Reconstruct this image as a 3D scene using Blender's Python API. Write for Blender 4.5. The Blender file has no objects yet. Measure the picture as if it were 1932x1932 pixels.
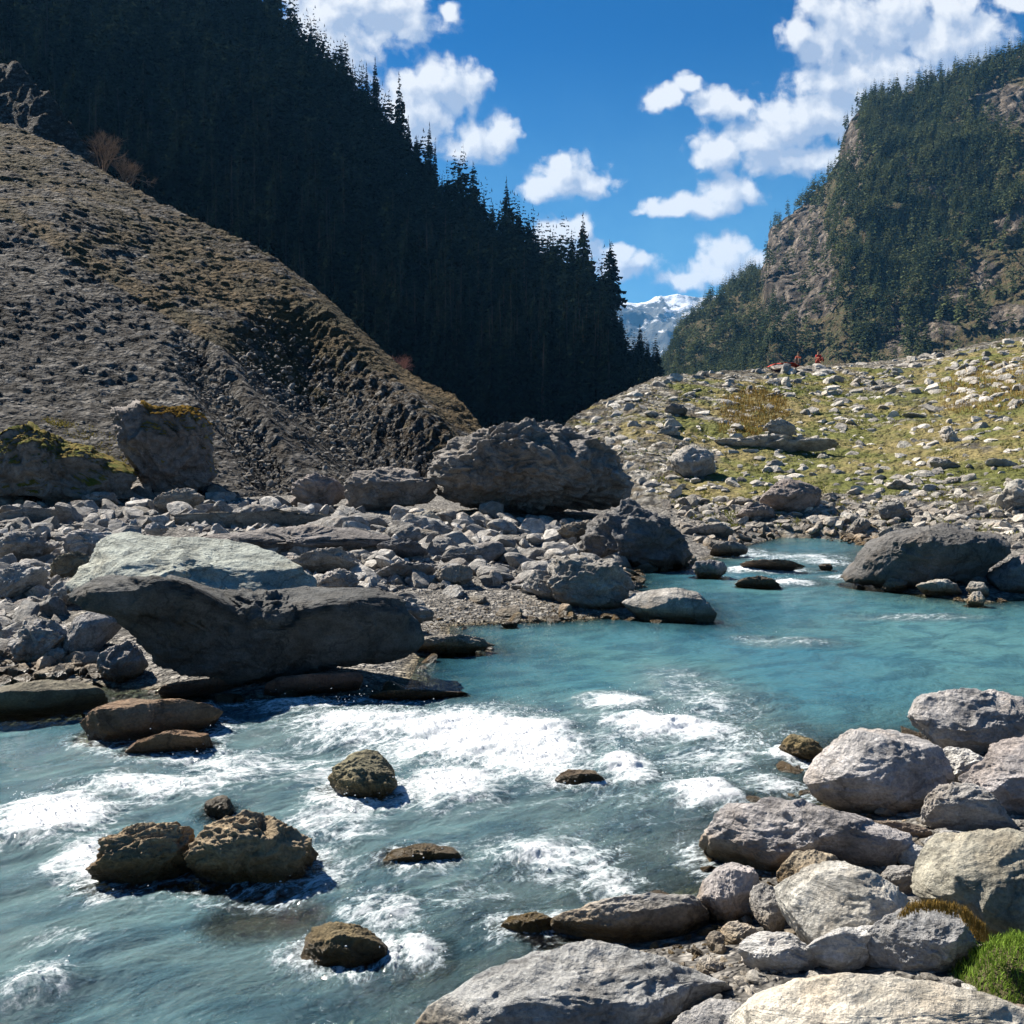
import bpy, bmesh, math, random
import numpy as np
from mathutils import Vector, Matrix

random.seed(7); RNG = np.random.RandomState(11)
sc = bpy.context.scene
col = sc.collection
rad = math.radians

# ------------------------------------------------------------------ camera
PW = 1932.0                       # pixel frame the photograph was measured in
FOV = 52.0
FL = 0.5 / math.tan(rad(FOV / 2))
HORIZON = 850.0
PITCH = math.atan((HORIZON - 966.0) / (PW * FL))      # negative: looks down
CAMZ = 2.6
cd = bpy.data.cameras.new("camera"); cam = bpy.data.objects.new("camera", cd); col.objects.link(cam)
cam.location = (0, 0, CAMZ); cam.rotation_euler = (rad(90) + PITCH, 0, 0)
cd.sensor_width = 36; cd.lens = 36 * FL; cd.clip_start = 0.1; cd.clip_end = 60000
sc.camera = cam

# ------------------------------------------------------------------ light
SUN_EL, SUN_AZ = 45.0, -52.0     # azimuth from +Y, negative = to the left
sd = bpy.data.lights.new("sun", 'SUN'); sun = bpy.data.objects.new("sun", sd); col.objects.link(sun)
sd.energy = 5.0; sd.angle = rad(0.5); sd.color = (1.0, 0.93, 0.82)
svec = Vector((math.sin(rad(SUN_AZ)) * math.cos(rad(SUN_EL)), math.cos(rad(SUN_AZ)) * math.cos(rad(SUN_EL)), math.sin(rad(SUN_EL))))
sun.rotation_euler = svec.to_track_quat('Z', 'Y').to_euler()
sun.location = (-60, 60, 80)
sc.view_settings.view_transform = 'Standard'; sc.view_settings.look = 'None'
sc.view_settings.exposure = 1.38; sc.view_settings.gamma = 1.0
sc.cycles.max_bounces = 6; sc.cycles.diffuse_bounces = 2; sc.cycles.glossy_bounces = 3
sc.cycles.transmission_bounces = 4; sc.cycles.volume_bounces = 0; sc.cycles.transparent_max_bounces = 12
sc.cycles.caustics_reflective = False; sc.cycles.caustics_refractive = False
sc.cycles.use_denoising = True
sc.cycles.sample_clamp_indirect = 6.0

def ray_uv(px, py):
    """photo pixel -> (x/y, z/y) slopes of its viewing ray"""
    px = np.asarray(px, float); py = np.asarray(py, float)
    a = (px - 966.0) / (PW * FL); b = -(py - 966.0) / (PW * FL)
    c, s = math.cos(PITCH), math.sin(PITCH)
    dy = c - b * s; dz = s + b * c
    return a / dy, dz / dy

def to_px(p):
    p = np.asarray(p, float); c, s = math.cos(PITCH), math.sin(PITCH)
    z = p[..., 2] - CAMZ
    f = p[..., 1] * c + z * s; u = -p[..., 1] * s + z * c
    return np.stack([966 + p[..., 0] / f * PW * FL, 966 - u / f * PW * FL], -1)

# ------------------------------------------------------------------ node helpers
class NT:
    def __init__(s, tree): s.t = tree; s.n = tree.nodes; s.l = tree.links
    def add(s, typ, **kw):
        nd = s.n.new(typ)
        for k, v in kw.items(): setattr(nd, k, v)
        return nd
    def put(s, sock, v):
        if hasattr(v, 'is_linked') or isinstance(v, bpy.types.NodeSocket): s.l.new(v, sock)
        elif v is not None:
            try: sock.default_value = v
            except Exception: sock.default_value = tuple(v) + (1.0,)
    def math(s, op, a, b=None, c=None, clamp=False):
        nd = s.add('ShaderNodeMath', operation=op, use_clamp=clamp); s.put(nd.inputs[0], a)
        if b is not None: s.put(nd.inputs[1], b)
        if c is not None: s.put(nd.inputs[2], c)
        return nd.outputs[0]
    def vec(s, op, a, b=None, out=0):
        nd = s.add('ShaderNodeVectorMath', operation=op); s.put(nd.inputs[0], a)
        if b is not None: s.put(nd.inputs[3] if op == 'SCALE' else nd.inputs[1], b)
        return nd.outputs[out]
    def noise(s, vec, scale, detail=4, rough=.55, out=0, dist=0.0, dim='3D'):
        nd = s.add('ShaderNodeTexNoise', noise_dimensions=dim); s.put(nd.inputs['Vector'], vec); nd.inputs['Scale'].default_value = scale
        nd.inputs['Detail'].default_value = detail; nd.inputs['Roughness'].default_value = rough; nd.inputs['Distortion'].default_value = dist
        return nd.outputs[out]
    def voro(s, vec, scale, feature='F1', out='Distance', rnd=1.0, dim='3D'):
        nd = s.add('ShaderNodeTexVoronoi', feature=feature, voronoi_dimensions=dim); s.put(nd.inputs['Vector'], vec); nd.inputs['Scale'].default_value = scale
        nd.inputs['Randomness'].default_value = rnd
        return nd.outputs[out]
    def ss(s, v, lo, hi, a=0.0, b=1.0):
        nd = s.add('ShaderNodeMapRange', interpolation_type='SMOOTHSTEP'); s.put(nd.inputs[0], v)
        for i, x in enumerate((lo, hi, a, b)): s.put(nd.inputs[i + 1], x)
        return nd.outputs[0]
    def lin(s, v, lo, hi, a=0.0, b=1.0):
        nd = s.add('ShaderNodeMapRange'); s.put(nd.inputs[0], v)
        for i, x in enumerate((lo, hi, a, b)): s.put(nd.inputs[i + 1], x)
        return nd.outputs[0]
    def mix(s, fac, a, b, mode='MIX'):
        nd = s.add('ShaderNodeMix', data_type='RGBA', blend_type=mode); s.put(nd.inputs[0], fac)
        for i, x in ((6, a), (7, b)):
            if isinstance(x, (tuple, list)): nd.inputs[i].default_value = tuple(x)[:3] + (1,)
            else: s.l.new(x, nd.inputs[i])
        return nd.outputs[2]
    def grey(s, v):
        nd = s.add('ShaderNodeCombineColor')
        for i in range(3): s.put(nd.inputs[i], v)
        return nd.outputs[0]
    def attr(s, name): return s.add('ShaderNodeAttribute', attribute_name=name).outputs['Fac']
    def bump(s, h, strength=.5, dist=.1, normal=None):
        nd = s.add('ShaderNodeBump'); s.put(nd.inputs['Height'], h); nd.inputs['Strength'].default_value = strength
        nd.inputs['Distance'].default_value = dist
        if normal is not None: s.l.new(normal, nd.inputs['Normal'])
        return nd.outputs[0]

def material(name):
    m = bpy.data.materials.new(name); m.use_nodes = True; m.node_tree.nodes.clear()
    n = NT(m.node_tree); out = n.add('ShaderNodeOutputMaterial'); return m, n, out

def principled(n, out, color, rough=.9, normal=None, spec=.3):
    b = n.add('ShaderNodeBsdfPrincipled')
    if isinstance(color, (tuple, list)): b.inputs['Base Color'].default_value = tuple(color)[:3] + (1,)
    else: n.l.new(color, b.inputs['Base Color'])
    n.put(b.inputs['Roughness'], rough); b.inputs['Specular IOR Level'].default_value = spec
    if normal is not None: n.l.new(normal, b.inputs['Normal'])
    n.l.new(b.outputs[0], out.inputs['Surface']); return b

# ------------------------------------------------------------------ sky with its clouds (world)
world = bpy.data.worlds.new("World"); sc.world = world; world.use_nodes = True
wt = NT(world.node_tree); wt.n.clear()
CLOUDS = [  # px, py, half width, half height in photo pixels
 (640,20,110,120),(700,10,110,70),(780,45,60,32),(655,115,42,60),(850,24,17,17),(610,90,60,110),
 (770,200,75,66),(835,165,72,46),(893,168,34,32),(760,240,70,60),(900,268,62,34),(950,255,28,33),(825,150,40,35),
 (1070,336,60,36),(1025,352,40,22),(1110,350,45,22),(1060,310,30,18),
 (1060,440,46,34),(1090,430,24,30),(1030,440,28,26),(1085,475,60,24),
 (1180,500,54,20),(1172,482,26,22),(1150,510,50,14),
 (1245,192,34,22),(1295,158,24,17),(1270,178,26,18),
 (1358,190,46,28),(1390,205,40,18),
 (1375,365,42,34),(1320,388,90,20),(1228,388,24,16),(1408,368,28,24),(1270,398,60,12),
 (1620,50,90,76),(1560,60,55,80),(1510,60,34,34),(1650,140,120,80),(1780,70,105,58),(1800,20,60,40),(1850,55,44,44),
 (1560,215,100,56),(1480,240,80,42),(1365,285,52,34),(1430,275,60,44),(1490,298,110,26),(1580,160,66,60),(1700,20,70,60),
 (1358,480,44,34),(1370,515,80,26),(1300,525,48,16),(1420,495,36,16),(1930,5,60,16)]
def cloud_group():
    g = bpy.data.node_groups.new("cloud_field", 'ShaderNodeTree')
    g.interface.new_socket("Vector", in_out='INPUT', socket_type='NodeSocketVector')
    g.interface.new_socket("Field", in_out='OUTPUT', socket_type='NodeSocketFloat')
    n = NT(g); gi = n.add('NodeGroupInput'); go = n.add('NodeGroupOutput'); v0 = gi.outputs[0]
    w = n.vec('SCALE', n.vec('SUBTRACT', n.noise(v0, 14, 4, .6, out=1, dim='2D'), (.5, .5, .5)), .022)
    v = n.vec('ADD', v0, w); last = None
    for (px, py, a, b) in CLOUDS:
        u, t = ray_uv(px, py); s = 1 / (PW * FL)
        d = n.vec('MULTIPLY', n.vec('SUBTRACT', v, (float(u), float(t), 0)), (1 / (a * s * 1.24), 1 / (b * s * 1.24), 0))
        e = n.vec('LENGTH', d, out=1)
        if last is None: last = e
        else: last = n.math('SMOOTH_MIN', last, e, .22)
    f = n.math('SUBTRACT', 1.0, last)
    b1 = n.voro(v, 42, 'F1', dim='2D'); b2 = n.voro(v, 95, 'F1', dim='2D'); b3 = n.noise(v, 60, 6, .62, dim='2D')
    bil = n.math('ADD', n.math('MULTIPLY', b1, -.48), n.math('ADD', n.math('MULTIPLY', b2, -.20), n.math('MULTIPLY', b3, .80)))
    g_ = n.math('ADD', f, n.math('ADD', bil, -.13))
    n.l.new(g_, go.inputs[0]); return g
def build_world():
    world.cycles.sampling_method = 'MANUAL'; world.cycles.sample_map_resolution = 256
    n = wt; out = n.add('ShaderNodeOutputWorld')
    sky = n.add('ShaderNodeTexSky', sky_type='NISHITA'); sky.sun_disc = False
    sky.sun_elevation = rad(SUN_EL); sky.sun_rotation = rad(SUN_AZ); sky.altitude = 2500; sky.air_density = 1.0; sky.dust_density = .25; sky.ozone_density = 2.0
    hs = n.add('ShaderNodeHueSaturation'); n.l.new(n.mix(1.0, sky.outputs[0], (.0, .66, 1.22), 'MULTIPLY'), hs.inputs['Color']); hs.inputs['Saturation'].default_value = 1.05; hs.inputs['Value'].default_value = .54
    tc = n.add('ShaderNodeTexCoord'); sp = n.add('ShaderNodeSeparateXYZ'); n.l.new(tc.outputs['Generated'], sp.inputs[0])
    x, y, z = sp.outputs; yy = n.math('MAXIMUM', y, .05)
    cb = n.add('ShaderNodeCombineXYZ'); n.l.new(n.math('DIVIDE', x, yy), cb.inputs[0]); n.l.new(n.math('DIVIDE', z, yy), cb.inputs[1])
    uv = cb.outputs[0]; g = cloud_group()
    def F(v): nd = n.add('ShaderNodeGroup'); nd.node_tree = g; n.l.new(v, nd.inputs[0]); return nd.outputs[0]
    f1 = F(uv); f2 = F(n.vec('ADD', uv, (-.010, .017, 0)))
    cov = n.ss(n.math('ADD', f1, n.math('MULTIPLY', n.math('SUBTRACT', n.noise(uv, 30, 6, .65, dim='2D'), .5), .35)), -.12, .46)
    lit = n.math('ADD', n.math('MULTIPLY', n.math('SUBTRACT', f1, f2), 1.5), n.math('SUBTRACT', .54, n.math('MULTIPLY', n.math('MAXIMUM', f1, 0), .42)))
    soft = n.noise(uv, 9, 4, .5)
    lit = n.math('ADD', lit, n.math('MULTIPLY', n.math('SUBTRACT', soft, .5), 1.6), clamp=True)
    ccol = n.mix(lit, (3.0, 3.65, 4.8), (6.6, 6.7, 6.85))
    front = n.ss(y, .1, .3)
    # loose fair-weather clouds over the rest of the sky
    o = n.noise(tc.outputs['Generated'], 4.5, 8, .6); other = n.math('MULTIPLY', n.ss(o, .62, .74), n.math('MULTIPLY', n.math('SUBTRACT', 1, front), n.ss(z, .02, .2)))
    # thin veil near the horizon
    el = n.math('DIVIDE', z, n.math('SQRT', n.math('MAXIMUM', n.math('ADD', n.math('MULTIPLY', x, x), n.math('MULTIPLY', y, y)), .001)))
    veil = n.math('MULTIPLY', n.ss(el, .40, .06), n.lin(n.noise(uv, 16, 6, .6, dim='2D'), .3, .7, .70, .95))
    c = n.mix(veil, hs.outputs[0], (1.25, 3.25, 4.9))
    c = n.mix(n.math('MAXIMUM', n.math('MULTIPLY', cov, front), other), c, ccol)
    bg = n.add('ShaderNodeBackground'); n.l.new(c, bg.inputs[0]); bg.inputs[1].default_value = .055
    n.l.new(bg.outputs[0], out.inputs[0])
build_world()

# ------------------------------------------------------------------ numpy noise
_perm = np.random.RandomState(3).permutation(256); _perm = np.concatenate([_perm, _perm, _perm])
_g = np.random.RandomState(5).normal(size=(256, 3)); _g /= np.linalg.norm(_g, axis=1)[:, None]
def perlin(p):
    p = np.asarray(p, np.float64); i = np.floor(p).astype(np.int64); f = p - i; i &= 255
    w = f * f * f * (f * (f * 6 - 15) + 10); r = 0
    for a in (0, 1):
        for b in (0, 1):
            for c in (0, 1):
                h = _perm[_perm[_perm[(i[:, 0] + a) & 255] + ((i[:, 1] + b) & 255)] + ((i[:, 2] + c) & 255)]
                d = (_g[h] * (f - (a, b, c))).sum(1)
                r = r + d * (w[:, 0] if a else 1 - w[:, 0]) * (w[:, 1] if b else 1 - w[:, 1]) * (w[:, 2] if c else 1 - w[:, 2])
    return r * 1.5
def fbm(p, octv=5, gain=.5, ridged=False):
    p = np.asarray(p, float); a, s, r = 1.0, 0.0, 0.0
    for k in range(octv):
        v = perlin(p + 17.3 * k)
        if ridged: v = 1 - 2 * np.abs(v)
        r = r + v * a; s += a; a *= gain; p = p * 2.03
    return r / s

# ------------------------------------------------------------------ mesh helpers
def mesh_np(name, V, Fc, mats=(), smooth=True, attrs=None):
    V = np.asarray(V, np.float32); Fc = np.asarray(Fc, np.int32); k = Fc.shape[1]
    me = bpy.data.meshes.new(name); me.vertices.add(len(V)); me.vertices.foreach_set('co', V.ravel())
    me.loops.add(Fc.size); me.loops.foreach_set('vertex_index', Fc.ravel())
    me.polygons.add(len(Fc)); me.polygons.foreach_set('loop_start', np.arange(0, Fc.size, k, dtype=np.int32))
    me.polygons.foreach_set('loop_total', np.full(len(Fc), k, np.int32))
    if attrs:
        for an, av in attrs.items():
            a = me.attributes.new(an, 'FLOAT', 'POINT'); a.data.foreach_set('value', np.asarray(av, np.float32))
    for m in mats: me.materials.append(m)
    me.update(); me.polygons.foreach_set('use_smooth', np.full(len(Fc), smooth)); me.validate()
    return me
def tag(o, label=None, cat=None, group=None, kind=None):
    if label: o['label'] = label
    if cat: o['category'] = cat
    if group: o['group'] = group
    if kind: o['kind'] = kind
    return o
def link(name, me, parent=None, loc=None):
    o = bpy.data.objects.new(name, me); col.objects.link(o)
    if parent is not None: o.parent = parent
    if loc is not None: o.location = loc
    return o
def grid_faces(nu, nv, keep=None):
    i = np.arange(nu - 1)[:, None] * nv + np.arange(nv - 1)[None]
    F = np.stack([i, i + nv, i + nv + 1, i + 1], -1).reshape(-1, 4)
    return F
_ico = {}
def ico(s):
    if s not in _ico:
        bm = bmesh.new(); bmesh.ops.create_icosphere(bm, subdivisions=s, radius=1.0)
        V = np.array([v.co[:] for v in bm.verts]); bm.faces.ensure_lookup_table()
        Fc = np.array([[v.index for v in f.verts] for f in bm.faces]); bm.free(); _ico[s] = (V, Fc)
    return _ico[s]
def compact(V, Fc, attrs):
    used = np.zeros(len(V), bool); used[Fc.ravel()] = True; idx = np.cumsum(used) - 1
    return V[used], idx[Fc], {k: v[used] for k, v in attrs.items()}

# ------------------------------------------------------------------ height functions
def ctrl(pts):
    """[(px,py,D)] -> sorted arrays u, v, D"""
    a = np.array(pts, float); u, v = ray_uv(a[:, 0], a[:, 1]); k = np.argsort(u); return u[k], v[k], a[k, 2]
def P2W(px, py, z=0.0):
    u, v = ray_uv(px, py); y = (z - CAMZ) / v; return u * y, y

WATER_POLY = [(-900,1350),(0,1290),(200,1300),(480,1325),(700,1315),(790,1290),(805,1240),(930,1228),(860,1200),(860,1182),(1170,1166),(1345,1178),(1330,1140),(1200,1112),(1205,1082),(1330,1062),(1400,1032),(1470,1014),(1560,1012),(1650,1028),(1620,1075),(1640,1110),(1850,1140),(1932,1132),(2300,1120),(2700,1200),(2500,1330),(1932,1370),(1720,1390),(1570,1420),(1545,1500),(1450,1560),(1360,1600),(1330,1680),(1180,1760),(1080,1800),(980,1860),(860,1932),(700,2100),(500,2600),(-2500,2600),(-2500,1700)]
_wp = np.array([P2W(*p) for p in WATER_POLY], float)
def water_sd(x, y):
    """signed distance to the waterline: positive on land"""
    x = np.asarray(x, float); y = np.asarray(y, float); best = np.full(x.shape, 1e9); ins = np.zeros(x.shape, bool)
    n = len(_wp)
    for i in range(n):
        ax, ay = _wp[i]; bx, by = _wp[(i + 1) % n]; ex, ey = bx - ax, by - ay
        t = np.clip(((x - ax) * ex + (y - ay) * ey) / (ex * ex + ey * ey), 0, 1)
        d = (x - ax - t * ex) ** 2 + (y - ay - t * ey) ** 2; best = np.minimum(best, d)
        c = ((ay > y) != (by > y)); ins ^= c & (x < (bx - ax) * (y - ay) / (by - ay + 1e-12) + ax)
    return np.sqrt(best) * np.where(ins, -1, 1)
def ground_h(x, y):
    s = water_sd(x, y); P = np.stack([x.ravel(), y.ravel(), np.zeros(x.size)], 1)
    n1 = fbm(P * .45, 4).reshape(x.shape); n2 = fbm(P * 2.2 + 9, 3).reshape(x.shape)
    up = .85 * (1 - np.exp(-np.maximum(s, 0) / 4.0)) + np.clip(y - 26, 0, 300) * .012
    dn = -.72 * (1 - np.exp(np.minimum(s, 0) / 1.3))
    return np.where(s > 0, up + (n1 * .16 + n2 * .05) * np.clip(s / 1.5, 0, 1), dn + (n1 * .16 + n2 * .06) * np.clip(-s / 1.0, 0, 1)) - .02

class Landform:
    def __init__(s, sil, foot, zfoot, shape=1.0, back=.6, amp=0.0, freq=1.0, ridged=False, octv=6):
        s.u, s.v, s.D = ctrl(sil); f = np.array(foot, float); fu, _ = ray_uv(f[:, 0], np.full(len(f), 850.)); s.fu, s.F = fu, f[:, 1]
        s.zf, s.shape, s.back, s.amp, s.freq, s.ridged, s.octv = zfoot, shape, back, amp, freq, ridged, octv
    def par(s, u):
        D = np.interp(u, s.u, s.D); v = np.interp(u, s.u, s.v); F = np.interp(u, s.fu, s.F); return D, F, CAMZ + D * v
    def h(s, x, y):
        u = x / np.maximum(y, .1); D, F, zr = s.par(u); t = (y - F) / (D - F)
        tc = np.clip(t, 0, 1)
        z = s.zf + (zr - s.zf) * tc ** s.shape
        z = np.where(t > 1, zr - (y - D) * s.back, z); z = np.where(t < 0, s.zf - (F - y) * .8, z)
        if s.amp:
            P = np.stack([x.ravel(), y.ravel(), z.ravel() * .5], 1) * s.freq
            n = fbm(P, s.octv, .5, s.ridged).reshape(x.shape)
            if s.ridged: n = n - .3
            z = z + n * s.amp * np.clip(tc * 3, 0.1, 1) * np.where(t > .97, .35, 1 - .65 * np.clip((t - .75) / .22, 0, 1))
        return z

SCREE = Landform([(-1600,-200,120),(-900,0,110),(-400,90,100),(-120,170,92),(0,234,86),(120,278,82),(300,385,76),(520,486,70),(640,592,66),(760,698,61),(860,750,57),(912,812,54),(960,900,52),(1040,1000,50),(1300,1300,50)],
                 [(-1600,30),(0,33),(400,36),(700,40),(900,45),(1300,47)], 1.2, shape=1.08, back=.5, amp=2.6, freq=.055, octv=7)
BUMP = Landform([(-900,60,140),(-200,110,135),(-60,130,130),(20,140,128),(60,160,126),(110,215,124),(160,300,122),(260,420,120),(500,700,120)],
                 [(-900,90),(500,100)], 1.2, back=.7, amp=3.0, freq=.07, octv=6)
MOUND = Landform([(980,930,42),(1030,850,45),(1072,796,48),(1130,764,52),(1200,732,55),(1262,710,60),(1350,704,65),(1450,697,70),(1550,692,75),(1650,686,80),(1750,672,82),(1850,650,84),(1932,638,86),(2300,560,90),(3200,500,90)],
                 [(980,40),(1200,34),(1450,32),(1932,29),(3200,26)], .35, shape=.92, back=.25, amp=1.1, freq=.10, octv=6)
FOREST = Landform([(-3000,-1500,620),(-1200,-900,600),(-400,-380,560),(0,-300,520),(300,-110,500),(430,-20,480),(520,60,470),(600,150,460),(700,255,450),(800,370,440),(900,440,435),(1000,515,430),(1100,572,430),(1150,612,432),(1180,672,440),(1250,715,450),(1290,740,450),(1400,860,460),(1600,1000,470)],
                 [(-3000,150),(0,170),(700,210),(1000,250),(1600,280)], 2.0, shape=1.15, back=.9, amp=14, freq=.018, octv=6)
CLIFF = Landform([(1150,800,1350),(1230,730,1330),(1262,690,1300),(1275,640,1280),(1292,612,1260),(1340,570,1240),(1400,535,1220),(1440,512,1200),(1452,440,1190),(1520,388,1170),(1556,345,1150),(1575,300,1140),(1592,240,1130),(1612,215,1120),(1640,195,1110),(1750,170,1080),(1850,140,1050),(1932,108,1020),(2200,10,980),(3200,-200,900)],
                 [(1150,700),(1500,640),(1932,560),(3200,480)], 8.0, shape=1.1, back=.8, amp=42, freq=.007, ridged=True, octv=7)
SNOW = Landform([(600,640,7000),(900,600,7000),(1080,590,7000),(1150,566,7000),(1200,580,7000),(1260,570,7000),(1300,566,7000),(1340,570,7000),(1400,566,7000),(1500,555,7000),(1900,520,7000)],
                 [(600,5000),(1900,5000)], 40, shape=1.1, back=.8, amp=300, freq=.0012, ridged=True, octv=8)

# near height table on (u, log y), used for placing things
TU = np.linspace(-1.0, 1.0, 701); TY = np.exp(np.linspace(math.log(1.2), math.log(160), 640))
_gu, _gy = np.meshgrid(TU, TY, indexing='ij'); _gx = _gu * _gy
HG = ground_h(_gx, _gy); HS = SCREE.h(_gx, _gy); HM = MOUND.h(_gx, _gy)
HT = np.maximum(np.maximum(HG, HS), HM)
def table(T, u, y):
    fu = np.clip((u + 1) / 2 * 700, 0, 699.99); fy = np.clip((np.log(y) - math.log(1.2)) / (math.log(160) - math.log(1.2)) * 639, 0, 638.99)
    i = fu.astype(int); j = fy.astype(int); a = fu - i; b = fy - j
    return (T[i, j] * (1 - a) + T[i + 1, j] * a) * (1 - b) + (T[i, j + 1] * (1 - a) + T[i + 1, j + 1] * a) * b
def hit(px, py):
    """where the viewing rays of photo pixels meet the near land"""
    u, v = ray_uv(px, py); u = np.atleast_1d(u); v = np.atleast_1d(v)
    Y = np.exp(np.linspace(math.log(1.3), math.log(150), 1100)); res = np.full((len(u), 3), np.nan)
    for k0 in range(0, len(u), 2000):
        uu = u[k0:k0 + 2000, None]; vv = v[k0:k0 + 2000, None]
        H = table(np.maximum(HT, 0.0), np.broadcast_to(uu, (uu.shape[0], len(Y))), np.broadcast_to(Y, (uu.shape[0], len(Y))))
        below = (CAMZ + vv * Y) <= H; ok = below.any(1); j = below.argmax(1); y = Y[j]
        r = np.stack([uu[:, 0] * y, y, CAMZ + vv[:, 0] * y], 1); r[~ok] = np.nan; res[k0:k0 + 2000] = r
    return res
# ------------------------------------------------------------------ materials
def rock_material(name, island=False, flow_bands=False):
    m, n, out = material(name); tc = n.add('ShaderNodeTexCoord'); oi = n.add('ShaderNodeObjectInfo')
    geo = n.add('ShaderNodeNewGeometry'); rnd = geo.outputs['Random Per Island'] if island else oi.outputs['Random']
    off = n.vec('SCALE', n.grey(rnd), 37.0)
    P = n.vec('ADD', tc.outputs['Object'], off)
    big = n.noise(P, .9, 6, .6); mid = n.noise(P, 4.0, 10, .68); fine = n.noise(P, 46, 6, .7); pits = n.voro(P, 17, 'F1')
    mus = n.noise(n.vec('MULTIPLY', P, (1, 1, 3.2)), 2.2, 12, .66, dist=.9)
    tone = n.math('MULTIPLY', n.lin(big, .3, .7, .72, 1.25), n.lin(mid, .3, .7, .52, 1.45))
    tone = n.math('MULTIPLY', tone, n.lin(fine, .3, .7, .62, 1.35))
    crack = n.voro(n.vec('ADD', P, n.vec('SCALE', n.noise(P, 3, 5, .6, out=1), .55)), 1.1, 'DISTANCE_TO_EDGE')
    crk = n.ss(crack, 0.0, .03, .62, 1.0); tone = n.math('MULTIPLY', tone, crk)
    if island: tone = n.math('MULTIPLY', tone, n.lin(rnd, 0, 1, .55, 1.35))
    tone = n.math('MULTIPLY', tone, .74); base = n.mix(1.0, oi.outputs['Color'], n.grey(tone), 'MULTIPLY')
    warm = n.ss(n.noise(P, 1.7, 6, .6), .5, .68); base = n.mix(n.math('MULTIPLY', warm, .38), base, n.mix(1.0, base, (1.12, .93, .74), 'MULTIPLY'))
    lich = n.ss(n.noise(P, 6.5, 8, .7), .62, .72); base = n.mix(n.math('MULTIPLY', lich, .35), base, (.40, .40, .36))
    # wet and algae-stained just above the water
    z = n.add('ShaderNodeSeparateXYZ'); n.l.new(geo.outputs['Position'], z.inputs[0])
    zz = n.math('SUBTRACT', z.outputs[2], n.math('MULTIPLY', n.math('SUBTRACT', mid, .5), .16))
    inriv = n.ss(zz, .17, .08); alg = n.math('MULTIPLY', n.ss(zz, .28, .14), .55)
    base = n.mix(alg, base, n.mix(1.0, base, (.80, .58, .30), 'MULTIPLY'))
    base = n.mix(inriv, base, n.mix(1.0, base, (.34, .28, .17), 'MULTIPLY'))
    h = n.math('ADD', n.math('MULTIPLY', mid, .8), n.math('ADD', n.math('MULTIPLY', fine, .07), n.math('MULTIPLY', mus, .55)))
    h = n.math('ADD', h, n.math('ADD', n.math('MULTIPLY', n.ss(pits, 0, .35), .05), n.math('MULTIPLY', crk, .12)))
    principled(n, out, base, n.lin(inriv, 0, 1, .88, .3), n.bump(h, 1.0, .17), .35)
    return m
ROCK = rock_material("weathered_rock"); RUBBLE = rock_material("broken_stone", island=True)

def mossy_material():
    m, n, out = material("moss"); tc = n.add('ShaderNodeTexCoord'); P = tc.outputs['Object']
    a = n.noise(P, 3, 8, .65); f = n.noise(P, 40, 5, .7)
    c = n.mix(n.ss(a, .38, .62), (.10, .12, .02), (.26, .19, .055)); c = n.mix(1.0, c, n.grey(n.lin(f, .3, .7, .5, 1.3)), 'MULTIPLY')
    principled(n, out, c, .95, n.bump(n.math('ADD', f, a), 1.0, .08), .1); return m
MOSS = mossy_material()

def bed_material():
    m, n, out = material("river_bed_and_gravel"); tc = n.add('ShaderNodeTexCoord'); P = tc.outputs['Object']
    W_ = n.vec('ADD', P, n.vec('SCALE', n.noise(P, 3, 4, .6, out=1), .12))
    c1 = n.voro(W_, 9, 'F1', 'Color'); d1 = n.voro(W_, 9, 'F1'); c2 = n.voro(W_, 26, 'F1', 'Color'); d2 = n.voro(W_, 26, 'F1')
    s1 = n.add('ShaderNodeSeparateColor'); n.l.new(c1, s1.inputs[0]); s2 = n.add('ShaderNodeSeparateColor'); n.l.new(c2, s2.inputs[0])
    t = n.math('MULTIPLY', n.lin(s1.outputs[0], 0, 1, .6, 1.25), n.lin(s2.outputs[0], 0, 1, .6, 1.3))
    dark = n.math('MULTIPLY', n.ss(d1, .75, .45, .45, 1), n.ss(d2, .75, .45, .5, 1)); t = n.math('MULTIPLY', t, dark)
    base = n.mix(n.ss(n.noise(P, .6, 5), .4, .6), (.27, .255, .235), (.34, .32, .29))
    geo = n.add('ShaderNodeNewGeometry'); z = n.add('ShaderNodeSeparateXYZ'); n.l.new(geo.outputs['Position'], z.inputs[0])
    wet = n.ss(z.outputs[2], .06, -.02); base = n.mix(wet, base, n.mix(n.noise(P, 1.3, 5), (.13, .10, .055), (.24, .20, .11)))
    base = n.mix(1.0, base, n.grey(n.math('MULTIPLY', t, .8)), 'MULTIPLY')
    h = n.math('ADD', n.math('MULTIPLY', n.ss(d1, .7, 0), .8), n.math('MULTIPLY', n.ss(d2, .7, 0), .35))
    principled(n, out, base, .9, n.bump(h, .9, .08), .2); return m
BED = bed_material()

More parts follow.
